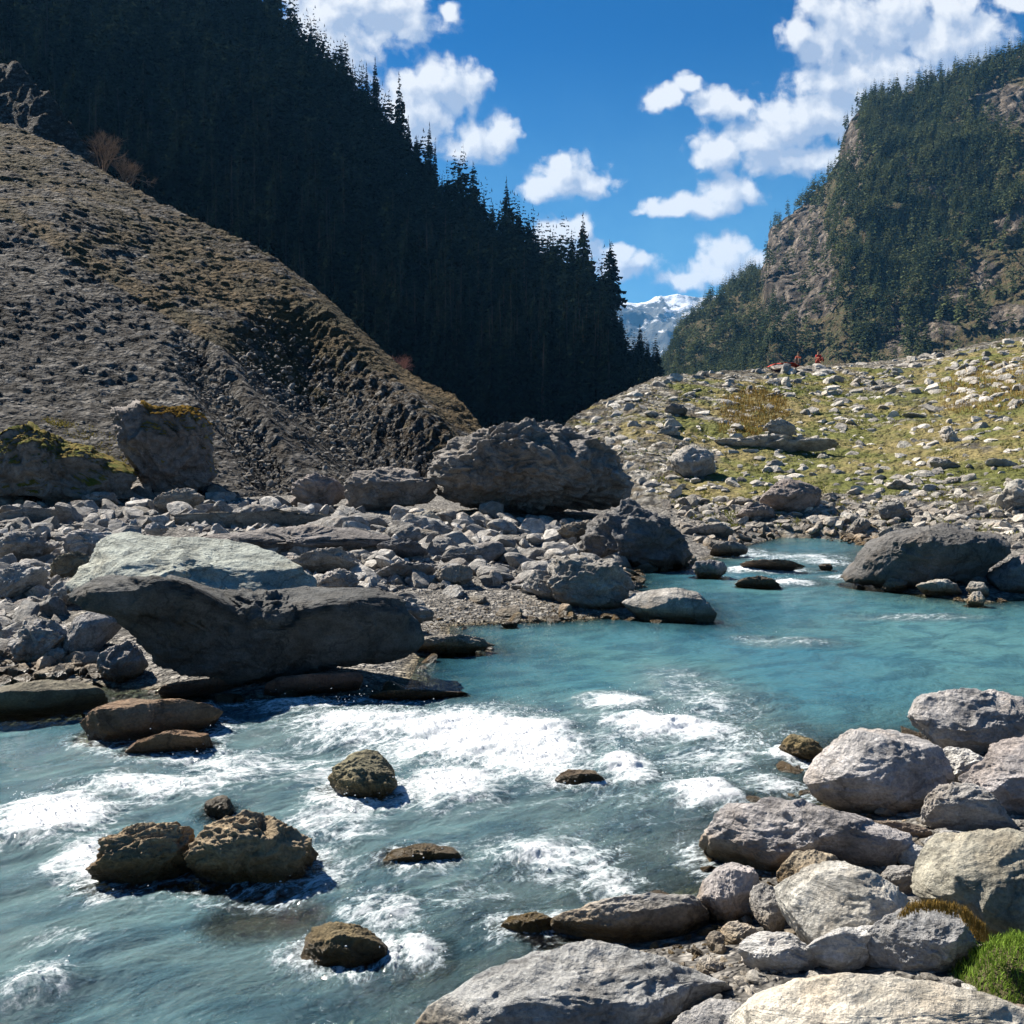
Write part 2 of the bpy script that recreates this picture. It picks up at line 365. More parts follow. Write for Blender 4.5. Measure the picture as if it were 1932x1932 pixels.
def hillside_material(name, stone, stone2, soil, grass, grass2, cell=2.2, gl=.5, bumpd=.35, grass_attr='grass', line=1.0, gain=.74):
    m, n, out = material(name); tc = n.add('ShaderNodeTexCoord'); P = tc.outputs['Object']
    W_ = n.vec('ADD', P, n.vec('SCALE', n.noise(P, 1.2, 5, .6, out=1), .5)); W_ = n.vec('MULTIPLY', W_, (1, .8, line))
    d1 = n.voro(W_, cell, 'F1'); c1 = n.voro(W_, cell, 'F1', 'Color'); d2 = n.voro(W_, cell * 2.7, 'F1'); c2 = n.voro(W_, cell * 2.7, 'F1', 'Color')
    s1 = n.add('ShaderNodeSeparateColor'); n.l.new(c1, s1.inputs[0]); s2 = n.add('ShaderNodeSeparateColor'); n.l.new(c2, s2.inputs[0])
    t = n.math('MULTIPLY', n.lin(s1.outputs[0], 0, 1, .5, 1.35), n.lin(s2.outputs[0], 0, 1, .6, 1.3))
    edge = n.math('MULTIPLY', n.ss(d1, .8, .4, .35, 1), n.ss(d2, .8, .4, .5, 1))
    lg = n.noise(P, .12, 7, .6)
    st = n.mix(n.ss(lg, .4, .6), stone, stone2); st = n.mix(1.0, st, n.grey(n.math('MULTIPLY', t, edge)), 'MULTIPLY')
    so = n.mix(n.noise(P, 3, 8, .7), soil, tuple(.55 * k for k in soil))
    ga = n.attr(grass_attr); gn = n.noise(P, .55, 9, .68)
    g = n.mix(n.ss(n.noise(P, .25, 5, .6), .42, .58), grass, grass2); g = n.mix(1.0, g, n.grey(n.lin(n.noise(n.vec('MULTIPLY', P, (1, 1, 2)), 5, 8, .75), .3, .7, .45, 1.5)), 'MULTIPLY')
    gm = n.ss(n.math('ADD', n.math('SUBTRACT', gn, .5), ga), gl - .05, gl + .08)
    sm = n.ss(n.noise(P, 1.6, 8, .7), .46, .56)
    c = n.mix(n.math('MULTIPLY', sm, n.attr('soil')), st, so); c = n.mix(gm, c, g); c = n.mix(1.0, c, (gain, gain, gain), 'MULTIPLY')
    h = n.math('ADD', n.math('MULTIPLY', n.ss(d1, .7, 0), .7), n.math('ADD', n.math('MULTIPLY', n.ss(d2, .7, 0), .3), n.math('MULTIPLY', n.noise(P, .8, 12, .7), 1.4)))
    principled(n, out, c, .95, n.bump(h, 1.0, bumpd), .15); return m
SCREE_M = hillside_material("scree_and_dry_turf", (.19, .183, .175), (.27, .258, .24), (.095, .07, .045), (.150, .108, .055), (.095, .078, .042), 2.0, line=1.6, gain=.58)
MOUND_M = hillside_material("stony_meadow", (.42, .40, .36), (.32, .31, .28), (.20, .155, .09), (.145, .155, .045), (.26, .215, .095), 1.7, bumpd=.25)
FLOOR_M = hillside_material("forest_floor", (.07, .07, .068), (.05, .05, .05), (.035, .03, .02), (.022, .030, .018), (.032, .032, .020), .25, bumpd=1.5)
CLIFF_M = hillside_material("mountain_rock_and_turf", (.42, .35, .28), (.28, .245, .21), (.24, .17, .11), (.12, .12, .055), (.21, .16, .085), .13, bumpd=5.0, line=.35, gain=.85)
def snow_material():
    m, n, out = material("snow_and_far_rock"); tc = n.add('ShaderNodeTexCoord'); P = tc.outputs['Object']
    a = n.noise(P, .010, 10, .72); b = n.noise(n.vec('MULTIPLY', P, (1, .4, .5)), .005, 8, .7)
    geo = n.add('ShaderNodeNewGeometry'); sp = n.add('ShaderNodeSeparateXYZ'); n.l.new(geo.outputs['Normal'], sp.inputs[0])
    pz = n.add('ShaderNodeSeparateXYZ'); n.l.new(geo.outputs['Position'], pz.inputs[0])
    s = n.math('ADD', n.math('ADD', n.math('MULTIPLY', a, 1.3), n.math('MULTIPLY', b, .5)), n.lin(pz.outputs[2], 650, 1150, -.30, .03))
    c = n.mix(n.ss(s, .74, .86), (.10, .11, .11), (.85, .87, .9))
    principled(n, out, c, .8, n.bump(a, 1, 35), .1); return m
SNOW_M = snow_material()

def foliage_material(name, c1, c2, rnd_obj=True):
    m, n, out = material(name); geo = n.add('ShaderNodeNewGeometry'); oi = n.add('ShaderNodeObjectInfo')
    tc = n.add('ShaderNodeTexCoord')
    a = n.noise(n.vec('ADD', geo.outputs['Position'], (0, 0, 0)), .05 if not rnd_obj else .9, 5, .6)
    c = n.mix(n.ss(a, .36, .64), c1, c2)
    c = n.mix(1.0, c, n.grey(n.lin(geo.outputs['Random Per Island'], 0, 1, .55, 1.45)), 'MULTIPLY')
    if rnd_obj: c = n.mix(1.0, c, n.grey(n.lin(oi.outputs['Random'], 0, 1, .75, 1.25)), 'MULTIPLY')
    d = n.add('ShaderNodeBsdfDiffuse'); n.l.new(c, d.inputs[0]); t = n.add('ShaderNodeBsdfTranslucent'); n.l.new(c, t.inputs[0])
    mx = n.add('ShaderNodeMixShader'); mx.inputs[0].default_value = .22; n.l.new(d.outputs[0], mx.inputs[1]); n.l.new(t.outputs[0], mx.inputs[2])
    n.l.new(mx.outputs[0], out.inputs['Surface']); return m
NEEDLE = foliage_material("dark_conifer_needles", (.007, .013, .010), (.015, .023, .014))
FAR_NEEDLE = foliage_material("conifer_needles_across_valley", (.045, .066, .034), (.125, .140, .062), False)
GRASS_M = foliage_material("green_grass", (.13, .22, .03), (.25, .32, .07), False)
DRYGRASS = foliage_material("dry_grass", (.20, .13, .035), (.32, .22, .07), False)
MEADOW = foliage_material("meadow_tufts", (.11, .145, .028), (.27, .22, .075), False)
TWIG = foliage_material("bare_twigs", (.22, .16, .12), (.30, .23, .17), False)
PINKTWIG = foliage_material("reddish_twigs", (.25, .13, .11), (.33, .20, .17), False)
def bark_material():
    m, n, out = material("bark"); tc = n.add('ShaderNodeTexCoord'); a = n.noise(n.vec('MULTIPLY', tc.outputs['Object'], (6, 6, .8)), 1.5, 6)
    principled(n, out, n.mix(a, (.012, .010, .009), (.03, .025, .02)), .95); return m
BARK = bark_material()

def water_material():
    m, n, out = material("river_water"); tc = n.add('ShaderNodeTexCoord'); P = tc.outputs['Object']
    vr = n.add('ShaderNodeVectorRotate', rotation_type='Z_AXIS'); n.l.new(n.vec('ADD', P, n.vec('SCALE', n.noise(P, .35, 3, .5, out=1), 1.6)), vr.inputs['Vector']); vr.inputs['Angle'].default_value = rad(-38)
    R = vr.outputs[0]; S = n.vec('MULTIPLY', R, (.60, 1.15, 1))
    depth = n.attr('depth'); foam = n.attr('foam'); rapid = n.attr('rapid')
    w1 = n.noise(S, 2.4, 6, .6, dist=.25); w2 = n.noise(S, 9.5, 8, .68); w3 = n.noise(P, 30, 4, .6)
    h = n.math('ADD', n.math('MULTIPLY', w1, 1.0), n.math('ADD', n.math('MULTIPLY', w2, .55), n.math('MULTIPLY', w3, .12)))
    h = n.math('MULTIPLY', h, n.lin(rapid, 0, 1, .42, 1.5))
    nrm = n.bump(h, .95, .12)
    # body: turquoise scattering that thickens with depth over the bed
    clear = n.math('POWER', 2.718, n.math('MULTIPLY', n.math('MAXIMUM', depth, 0), -2.0))
    body_c = n.mix(n.ss(n.noise(P, .22, 4, .55), .38, .62), (.060, .215, .285), (.110, .275, .300))
    body_c = n.mix(n.ss(rapid, .0, .55), body_c, (.140, .235, .255))
    body_c = n.mix(n.ss(w1, .44, .62, 0, .5), body_c, (.020, .085, .14))
    df = n.add('ShaderNodeBsdfDiffuse'); n.l.new(body_c, df.inputs[0]); n.l.new(nrm, df.inputs['Normal'])
    tp = n.add('ShaderNodeBsdfTransparent'); tp.inputs[0].default_value = (.80, .93, .92, 1)
    b = n.add('ShaderNodeMixShader'); n.l.new(clear, b.inputs[0]); n.l.new(df.outputs[0], b.inputs[1]); n.l.new(tp.outputs[0], b.inputs[2])
    gl = n.add('ShaderNodeBsdfGlossy'); gl.inputs['Roughness'].default_value = .09; n.l.new(nrm, gl.inputs['Normal'])
    fr = n.add('ShaderNodeFresnel'); fr.inputs['IOR'].default_value = 1.33; n.l.new(nrm, fr.inputs['Normal'])
    s = n.add('ShaderNodeMixShader'); n.l.new(n.math('MULTIPLY', fr.outputs[0], 1.0), s.inputs[0]); n.l.new(b.outputs[0], s.inputs[1]); n.l.new(gl.outputs[0], s.inputs[2])
    # foam
    S2 = n.vec('MULTIPLY', R, (.8, 1.3, 1))
    f1 = n.noise(S2, 2.8, 10, .72, dist=.25); f2 = n.noise(n.vec('MULTIPLY', R, (.9, 1.2, 1)), 21, 8, .78)
    web = n.voro(n.vec('ADD', S2, n.vec('SCALE', n.noise(S2, 4, 6, .7, out=1), .5)), 5.0, 'DISTANCE_TO_EDGE')
    webv = n.ss(web, .13, .0, 0, .22)
    val = n.math('ADD', n.math('ADD', n.math('MULTIPLY', foam, 1.0), n.math('MULTIPLY', n.math('SUBTRACT', f1, .5), 1.5)), n.math('ADD', n.math('MULTIPLY', n.math('SUBTRACT', f2, .5), 1.5), n.math('MULTIPLY', webv, n.ss(foam, .02, .3))))
    fa = n.math('MULTIPLY', n.ss(val, .30, .84), n.ss(foam, .015, .12))
    fl = n.math('MULTIPLY', n.ss(n.math('ADD', f2, n.math('MULTIPLY', f1, .5)), .90, .98), .9)    # scattered flecks
    fa = n.math('MAXIMUM', fa, n.math('MULTIPLY', fl, n.lin(rapid, 0, 1, .45, 1)))
    fd = n.add('ShaderNodeBsdfPrincipled'); n.l.new(n.mix(n.ss(val, .35, 1.15), (.30, .38, .41), (.80, .82, .84)), fd.inputs['Base Color']); fd.inputs['Roughness'].default_value = .6
    n.l.new(n.bump(n.math('ADD', val, n.math('MULTIPLY', f2, .5)), .6, .04), fd.inputs['Normal'])
    mx = n.add('ShaderNodeMixShader'); n.l.new(fa, mx.inputs[0]); n.l.new(s.outputs[0], mx.inputs[1]); n.l.new(fd.outputs[0], mx.inputs[2])
    n.l.new(mx.outputs[0], out.inputs['Surface']); return m
WATER = water_material()

# ------------------------------------------------------------------ the land
def land_mesh(name, LF, us, ts, mat, disp=None, gfun=None, sfun=None):
    U, T = np.meshgrid(us, ts, indexing='ij'); D, F, zr = LF.par(U); Y = F + T * (D - F); X = U * Y; Z = LF.h(X, Y)
    V = np.stack([X, Y, Z], -1).reshape(-1, 3)
    if disp is not None: V = disp(V, T.ravel())
    px = to_px(V)
    g = gfun(V, px, T.ravel()) if gfun else np.zeros(len(V)); s_ = sfun(V, px, T.ravel()) if sfun else np.full(len(V), .5)
    o = link(name, mesh_np(name, V, grid_faces(len(us), len(ts)), [mat], attrs={'grass': g, 'soil': s_})); tag(o, kind='structure'); return o

def build_land():
    us = np.concatenate([np.linspace(-3, -.9, 30)[:-1], np.linspace(-.9, .9, 520), np.linspace(.9, 3, 30)[1:]])
    ys = np.concatenate([np.exp(np.linspace(math.log(1.0), math.log(62), 640)), np.exp(np.linspace(math.log(64), math.log(9000), 60))])
    U, Y = np.meshgrid(us, ys, indexing='ij'); X = U * Y; Z = ground_h(X, np.minimum(Y, 400) + 0 * X)
    Z = np.where(Y > 170, Z.clip(-9, 3.5), Z); Z = np.where(Y > 90, np.minimum(Z, np.clip(1.4 + 0 * Y, None, 1.4)), Z)
    V = np.stack([X, Y, Z], -1).reshape(-1, 3); F = grid_faces(len(us), len(ys))
    # the near side of the sheet, behind the camera
    n0 = len(V); xs = us * 1.0; front = V.reshape(len(us), len(ys), 3)[:, 0]
    rows = []
    for k, (yy, sc_) in enumerate(((.0, 1.3), (-4, 4), (-30, 14), (-100, 60), (-600, 400))):
        r = front.copy(); r[:, 0] = front[:, 0] * sc_; r[:, 1] = yy; r[:, 2] = front[:, 2] * .5 + .3; rows.append(r)
    VB = np.concatenate(rows); nu = len(us); ny = len(ys); Fb = []
    idx = [np.arange(nu) * ny] + [n0 + k * nu + np.arange(nu) for k in range(len(rows))]
    for a, b in zip(idx[:-1], idx[1:]): Fb.append(np.stack([b[:-1], b[1:], a[1:], a[:-1]], -1))
    V = np.concatenate([V, VB]); F = np.concatenate([F] + Fb)
    o = link('ground', mesh_np('ground', V, F, [BED])); tag(o, kind='structure')

    # left scree hill: rough upper turf, grey stone below a slanting grassy seam
    def g_scree(V, px, t):
        P = V * (1, 1, 1); n_ = fbm(P * .12, 4); x, y = px[:, 0], px[:, 1]
        seam = 385 + (x - 0) * .60 + 16 * n_ - y; up = 1 / (1 + np.exp(-(seam) / 16))     # 1 above the seam
        band = np.exp(-((seam + 8) / 15) ** 2) * (x < 620)
        tip = np.clip((x - 560) / 250, 0, 1) * np.clip(1 - np.abs(y - (540 + (x - 560) * .72)) / 70, 0, 1)
        return np.clip(.16 + .36 * up + .60 * band + .30 * tip + .25 * n_, 0, 1)
    def s_scree(V, px, t):
        x, y = px[:, 0], px[:, 1]; up = 1 / (1 + np.exp(-(385 + x * .6 - y) / 30)); return np.clip(.22 + .5 * up + .35 * np.clip((x - 350) / 250, 0, 1), 0, 1)
    def d_scree(V, t):
        V = V.copy(); P = V.copy()
        P2 = np.stack([P[:, 0] + .5 * P[:, 1], P[:, 2] * 2.6, P[:, 1] * .35], 1)
        st = fbm(P2 * .9, 5, .6, True); V[:, 2] += (.22 * st + .17 * fbm(P * 1.7, 4) + .17 * fbm(np.stack([P[:, 0] * .22, P[:, 1] * .22, P[:, 2] * 2.4 + 1.2 * fbm(P * .3, 3)], 1), 4, .5, True) * np.clip(t * 1.6, 0, 1)) * np.clip(t * 6, .2, 1)
        # two washed-out gullies running down to the right
        px = to_px(V); x, y = px[:, 0], px[:, 1]
        for (x0, y0, x1, y1, w, dp) in ((470, 590, 800, 920, 62, 2.3), (330, 620, 520, 900, 30, .9)):
            L = math.hypot(x1 - x0, y1 - y0); s = ((x - x0) * (x1 - x0) + (y - y0) * (y1 - y0)) / L / L; d = ((x - x0) * (y1 - y0) - (y - y0) * (x1 - x0)) / L
            V[:, 2] += -dp * np.exp(-(d / w) ** 2) * np.clip(s * 4, 0, 1) * np.clip((1.15 - s) * 4, 0, 1) + .55 * dp * np.exp(-((d - 1.25 * w) / (w * .6)) ** 2) * np.clip(s * 4, 0, 1) * np.clip((1.1 - s) * 4, 0, 1)
        return V
    us = np.concatenate([np.linspace(-1.5, -.56, 60)[:-1], np.linspace(-.56, .09, 520)])
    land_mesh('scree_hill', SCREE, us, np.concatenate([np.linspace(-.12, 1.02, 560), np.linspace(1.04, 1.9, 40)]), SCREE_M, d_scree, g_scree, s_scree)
    land_mesh('rocky_hill', BUMP, np.linspace(-1.0, -.3, 420), np.linspace(-.1, 1.5, 300), SCREE_M, lambda V, t: V + np.stack([0 * V[:, 0], 0 * V[:, 0], 2.6 * fbm(V * (.16, .16, .1), 6, .6, True)], 1) * (np.clip(t * 4, 0, 1) * .9)[:, None], lambda V, p, t: np.full(len(V), .35) + .2 * fbm(V * .1, 3), lambda V, p, t: np.full(len(V), .7))
    def g_mound(V, px, t):
        n_ = fbm(V * .16, 4); x, y = px[:, 0], px[:, 1]
        g = .64 + .50 * n_ - .45 * np.clip((.10 - t) / .1, 0, 1); g -= .35 * np.clip((t - .72) / .25, 0, 1) * np.clip((x - 1100) / 300, .4, 1) * .9
        g -= .30 * np.exp(-((x - 1150) / 130) ** 2)
        return np.clip(g, 0, 1)
    def d_mound(V, t):
        V = V.copy(); V[:, 2] += (.16 * fbm(V * 1.5, 4, .6, True) + .10 * fbm(V * .5 + 4, 3)) * np.clip(t * 5, .2, 1); return V
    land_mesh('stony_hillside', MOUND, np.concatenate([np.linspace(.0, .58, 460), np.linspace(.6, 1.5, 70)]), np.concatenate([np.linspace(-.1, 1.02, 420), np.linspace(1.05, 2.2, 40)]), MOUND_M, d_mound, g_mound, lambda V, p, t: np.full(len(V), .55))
    land_mesh('forest_mountain', FOREST, np.concatenate([np.linspace(-1.6, -.56, 60)[:-1], np.linspace(-.56, .32, 260)]), np.linspace(-.1, 1.6, 240), FLOOR_M, None, lambda V, p, t: .5 + .5 * fbm(V * .02, 4), None)
    def d_cliff(V, t):
        V = V.copy(); px = to_px(V)[:, 0]
        n_ = fbm(V * (.02, .02, .012), 6, .55, True)
        s = fbm(V * (.045, .045, .02) + 3, 5, .55); s2 = fbm(V * (.11, .11, .05) + 8, 5, .6, True); V[:, 0] += (14 * s + 5 * s2) * np.clip(t * 3, 0, 1); V[:, 1] += (10 * n_ - 7 * s2) * np.clip(t * 3, 0, 1) * (t < .97); return V
    def cliff_zone(px):
        x, y = px[:, 0], px[:, 1]; z = np.zeros(len(px))
        for (cx, cy, rx, ry) in ((1500, 490, 62, 100), (1475, 440, 40, 60), (1600, 255, 26, 60), (1690, 620, 14, 46), (1540, 560, 34, 34), (1900, 200, 50, 36), (1850, 520, 34, 24), (1770, 360, 50, 10), (1700, 310, 22, 14), (1900, 420, 40, 14), (1790, 560, 34, 14), (1910, 600, 50, 24), (1760, 620, 40, 16)):
            z = np.maximum(z, 1.3 - np.sqrt(((x - cx) / rx) ** 2 + ((y - cy) / ry) ** 2))
        return z
    build_land.cliff_zone = cliff_zone
    def g_cliff(V, px, t): return np.clip(.62 + .4 * fbm(V * .01, 5) - 1.0 * np.clip(cliff_zone(px), 0, 1), 0, 1)
    land_mesh('wooded_crag', CLIFF, np.linspace(.07, 1.4, 620), np.concatenate([np.linspace(-.1, 1.03, 420), np.linspace(1.06, 1.8, 30)]), CLIFF_M, d_cliff, g_cliff, lambda V, p, t: np.full(len(V), .3))
    land_mesh('snow_mountains', SNOW, np.linspace(-.5, .6, 700), np.linspace(-.1, 1.5, 220), SNOW_M)
build_land()

# ------------------------------------------------------------------ rocks
def star_radius(poly, nth=360, smooth=5):
    P = np.array(poly, float); x, y = P[:, 0], P[:, 1]; a = x * np.roll(y, -1) - np.roll(x, -1) * y; A = a.sum() / 2
    cx = ((x + np.roll(x, -1)) * a).sum() / (6 * A); cy = ((y + np.roll(y, -1)) * a).sum() / (6 * A)
    th = np.linspace(0, 2 * math.pi, nth, endpoint=False); R = np.zeros(nth)
    Q = P - (cx, cy); N = len(Q)
    for i in range(N):
        p, q = Q[i], Q[(i + 1) % N]; e = q - p; dx, dy = np.cos(th), np.sin(th)
        den = dx * e[1] - dy * e[0]; den = np.where(np.abs(den) < 1e-12, 1e-12, den)
        t = (p[0] * e[1] - p[1] * e[0]) / den; s = (p[0] * dy - p[1] * dx) / den
        ok = (t > 0) & (s >= -1e-9) & (s <= 1 + 1e-9); R = np.maximum(R, np.where(ok, t, 0))
    R = np.where(R <= 0, np.median(R), R)
    k = np.hanning(2 * smooth + 3)[1:-1]; k /= k.sum(); R = np.convolve(np.concatenate([R[-smooth:], R, R[:smooth]]), k, 'valid')
    return cx, cy, R
BOUL = []     # world vertices of stones that touch the water, for depth and foam
def shape_rock(poly, tilt=35, thick=.45, e=.75, facets=9, cut=.80, rough=.05, freq=2.0, seed=1, sub=6, yaw=0, foot=None, sink=.0, smooth=4, extra=None, chips=26, chip=.13, lean=0.0, grow=1.0):
    """one stone body: its outline sets its height and width, and it gets real thickness behind and before that outline"""
    rs = np.random.RandomState(seed); poly = np.array(poly, float)
    b = poly[poly[:, 1].argmax()] if foot is None else np.array(foot, float)
    F0 = hit([b[0]], [min(b[1], 2300)])[0]
    if np.isnan(F0).any(): F0 = np.array([0, 30, 1.])
    h = np.array([-F0[0], -F0[1], 0]); h /= np.linalg.norm(h); ya = rad(yaw); h = np.array([h[0] * math.cos(ya) - h[1] * math.sin(ya), h[0] * math.sin(ya) + h[1] * math.cos(ya), 0])
    nrm = math.cos(rad(tilt)) * h + math.sin(rad(tilt)) * np.array([0, 0, 1.]); Ud = np.cross([0, 0, 1.], h); Ud /= np.linalg.norm(Ud); Vd = np.cross(nrm, Ud)
    eye = np.array([0, 0, CAMZ])
    def proj(O):
        u, v = ray_uv(poly[:, 0], poly[:, 1]); d = np.stack([u, np.ones(len(u)), v], 1); t = ((O - eye) @ nrm) / (d @ nrm); Q = eye + d * t[:, None] - O
        return Q @ Ud, Q @ Vd
    pu, pv = proj(F0); size = math.sqrt(max((np.ptp(pu)) * (np.ptp(pv)), 1e-4)); T = thick * size
    O = F0 - nrm * T * .55 - np.array([0, 0, sink]); pu, pv = proj(O)
    cx, cy, R = star_radius(np.stack([pu, pv], 1), smooth=smooth)
    D, Fc = ico(sub); q = np.hypot(D[:, 0], D[:, 1]); th = np.mod(np.arctan2(D[:, 1], D[:, 0]), 2 * math.pi)
    Rr = np.interp(th, np.linspace(0, 2 * math.pi, 361), np.append(R, R[0]))
    L = np.stack([Rr * q ** e * np.cos(th), Rr * q ** e * np.sin(th), T * np.sign(D[:, 2]) * np.abs(D[:, 2]) ** e], 1)
    dims = np.array([np.ptp(pu) / 2, np.ptp(pv) / 2, T]); Nn = L / dims
    for k in range(facets):
        m = rs.normal(size=3); m[2] = m[2] * 1.2; m /= np.linalg.norm(m); hh = cut + rs.rand() * .22
        d = Nn @ m - hh; Nn = Nn - np.outer(np.where(d > 0, d * .88, 0), m)
    for k in range(chips):       # many small chipped faces
        m = rs.normal(size=3); m /= np.linalg.norm(m); pr = Nn @ m; hh = pr.max() * (1 - chip * rs.rand() ** 1.5)
        d = pr - hh; Nn = Nn - np.outer(np.where(d > 0, d * .93, 0), m)
    L = Nn * dims
    if lean:      # the front edge stands highest and the top falls away behind it
        wn = np.clip(L[:, 2] / dims[2], -1, 1); up = np.clip(L[:, 1] / dims[1], 0, 1); L[:, 1] -= dims[1] * lean * up * (1 - wn) / 2 ; L[:, 2] += dims[2] * .25 * up * (wn > 0)
    if extra is not None: L = extra(L, dims)
    o_ = rs.rand(3) * 50
    Pn = L / size * freq + o_; wv = np.stack([perlin(Pn * .9 + 5), perlin(Pn * .9 + 15), perlin(Pn * .9 + 25)], 1)
    n1 = fbm(Pn + .5 * wv, 6, .52); n2 = fbm(Pn * 1.6 + 7 + wv, 5, .5, True); n3 = fbm(Pn * 4.3 + 11, 4, .6, True); r = np.linalg.norm(L, axis=1)[:, None] + 1e-9
    dr = L / r
    L = L + dr * (size * rough * (1.25 * n1 + 1.1 * (n2 - .2) + .35 * n3))[:, None]
    L[:, 0] += cx; L[:, 1] += cy
    tb = (poly[:, 0].min(), poly[:, 0].max(), poly[:, 1].min(), poly[:, 1].max())
    mx_, my_ = (tb[0] + tb[1]) / 2, (tb[2] + tb[3]) / 2; tb = (mx_ + (tb[0] - mx_) * grow, mx_ + (tb[1] - mx_) * grow, my_ + (tb[2] - my_) * grow, my_ + (tb[3] - my_) * grow)
    for _ in range(3):       # real perspective makes the near half look larger: trim the body to its measured size
        Wd = O + L[:, :1] * Ud + L[:, 1:2] * Vd + L[:, 2:] * nrm; p = to_px(Wd); sx = (tb[1] - tb[0]) / np.ptp(p[:, 0]); sy = (tb[3] - tb[2]) / np.ptp(p[:, 1])
        c = L.mean(0); L[:, 0] = c[0] + (L[:, 0] - c[0]) * sx; L[:, 1] = c[1] + (L[:, 1] - c[1]) * sy
        Wd = O + L[:, :1] * Ud + L[:, 1:2] * Vd + L[:, 2:] * nrm; p = to_px(Wd); dist = np.linalg.norm(O - eye)
        L[:, 0] += ((tb[0] + tb[1]) / 2 - (p[:, 0].min() + p[:, 0].max()) / 2) / (PW * FL) * dist
        L[:, 1] -= ((tb[2] + tb[3]) / 2 - (p[:, 1].min() + p[:, 1].max()) / 2) / (PW * FL) * dist / max(.35, abs(Vd @ np.array([0, 0, 1.])) )
    Wd = O + L[:, :1] * Ud + L[:, 1:2] * Vd + L[:, 2:] * nrm
    return Wd, Fc
def rock(label, bodies, color=(.30, .29, .28), group=None, cat='boulder', name='boulder', mat=None, wet=False, **kw):
    if not isinstance(bodies, list) or isinstance(bodies[0], tuple): bodies = [dict(poly=bodies)]
    Vs, Fs, n0 = [], [], 0
    for i, b in enumerate(bodies):
        k = dict(kw); k.update(b); k['seed'] = k.get('seed', 1 + i + sum(map(ord, label)) % 9973); V, F = shape_rock(**k); Vs.append(V); Fs.append(F + n0); n0 += len(V)
    V = np.concatenate(Vs); F = np.concatenate(Fs); base = np.array([V[:, 0].mean(), V[:, 1].mean(), V[:, 2].min()])
    if V[:, 2].min() < .3 and V[:, 1].min() < 60: BOUL.append(V)
    color = tuple(c * (1.42 if group == GN else 1.12) for c in color); o = link(name, mesh_np(name, V - base, F, [mat or ROCK]), loc=base); o.color = (*color, 1); tag(o, label, cat, group)
    return o, V
def R4(*p): return [((x / 2.76) * .966, (700 + y / 2.76) * .966) for x, y in p]
def R5(*p): return [((600 + x / 2.76) * .966, (750 + y / 2.76) * .966) for x, y in p]
def R6(*p): return [((1250 + x / 2.576) * .966, (650 + y / 2.576) * .966) for x, y in p]
def R7(*p): return [((x / 1.932) * .966, (1300 + y / 1.932) * .966) for x, y in p]
def R8(*p): return [((1000 + x / 1.932) * .966, (1300 + y / 1.932) * .966) for x, y in p]
GN = 'boulders on the near right bank'; GW = 'rocks standing in the rapids'; GL = 'boulders on the left rubble bank'; GF = 'boulders at the foot of the stony hillside'; GM = 'loose rocks on the stony hillside'
PURP = (.38, .365, .358); GREY = (.35, .335, .315); PALE = (.46, .45, .43); OLIVE = (.34, .32, .26); WARM = (.37, .34, .295); DARK = (.21, .20, .195); GREEN = (.35, .375, .345); BROWN = (.20, .145, .10)
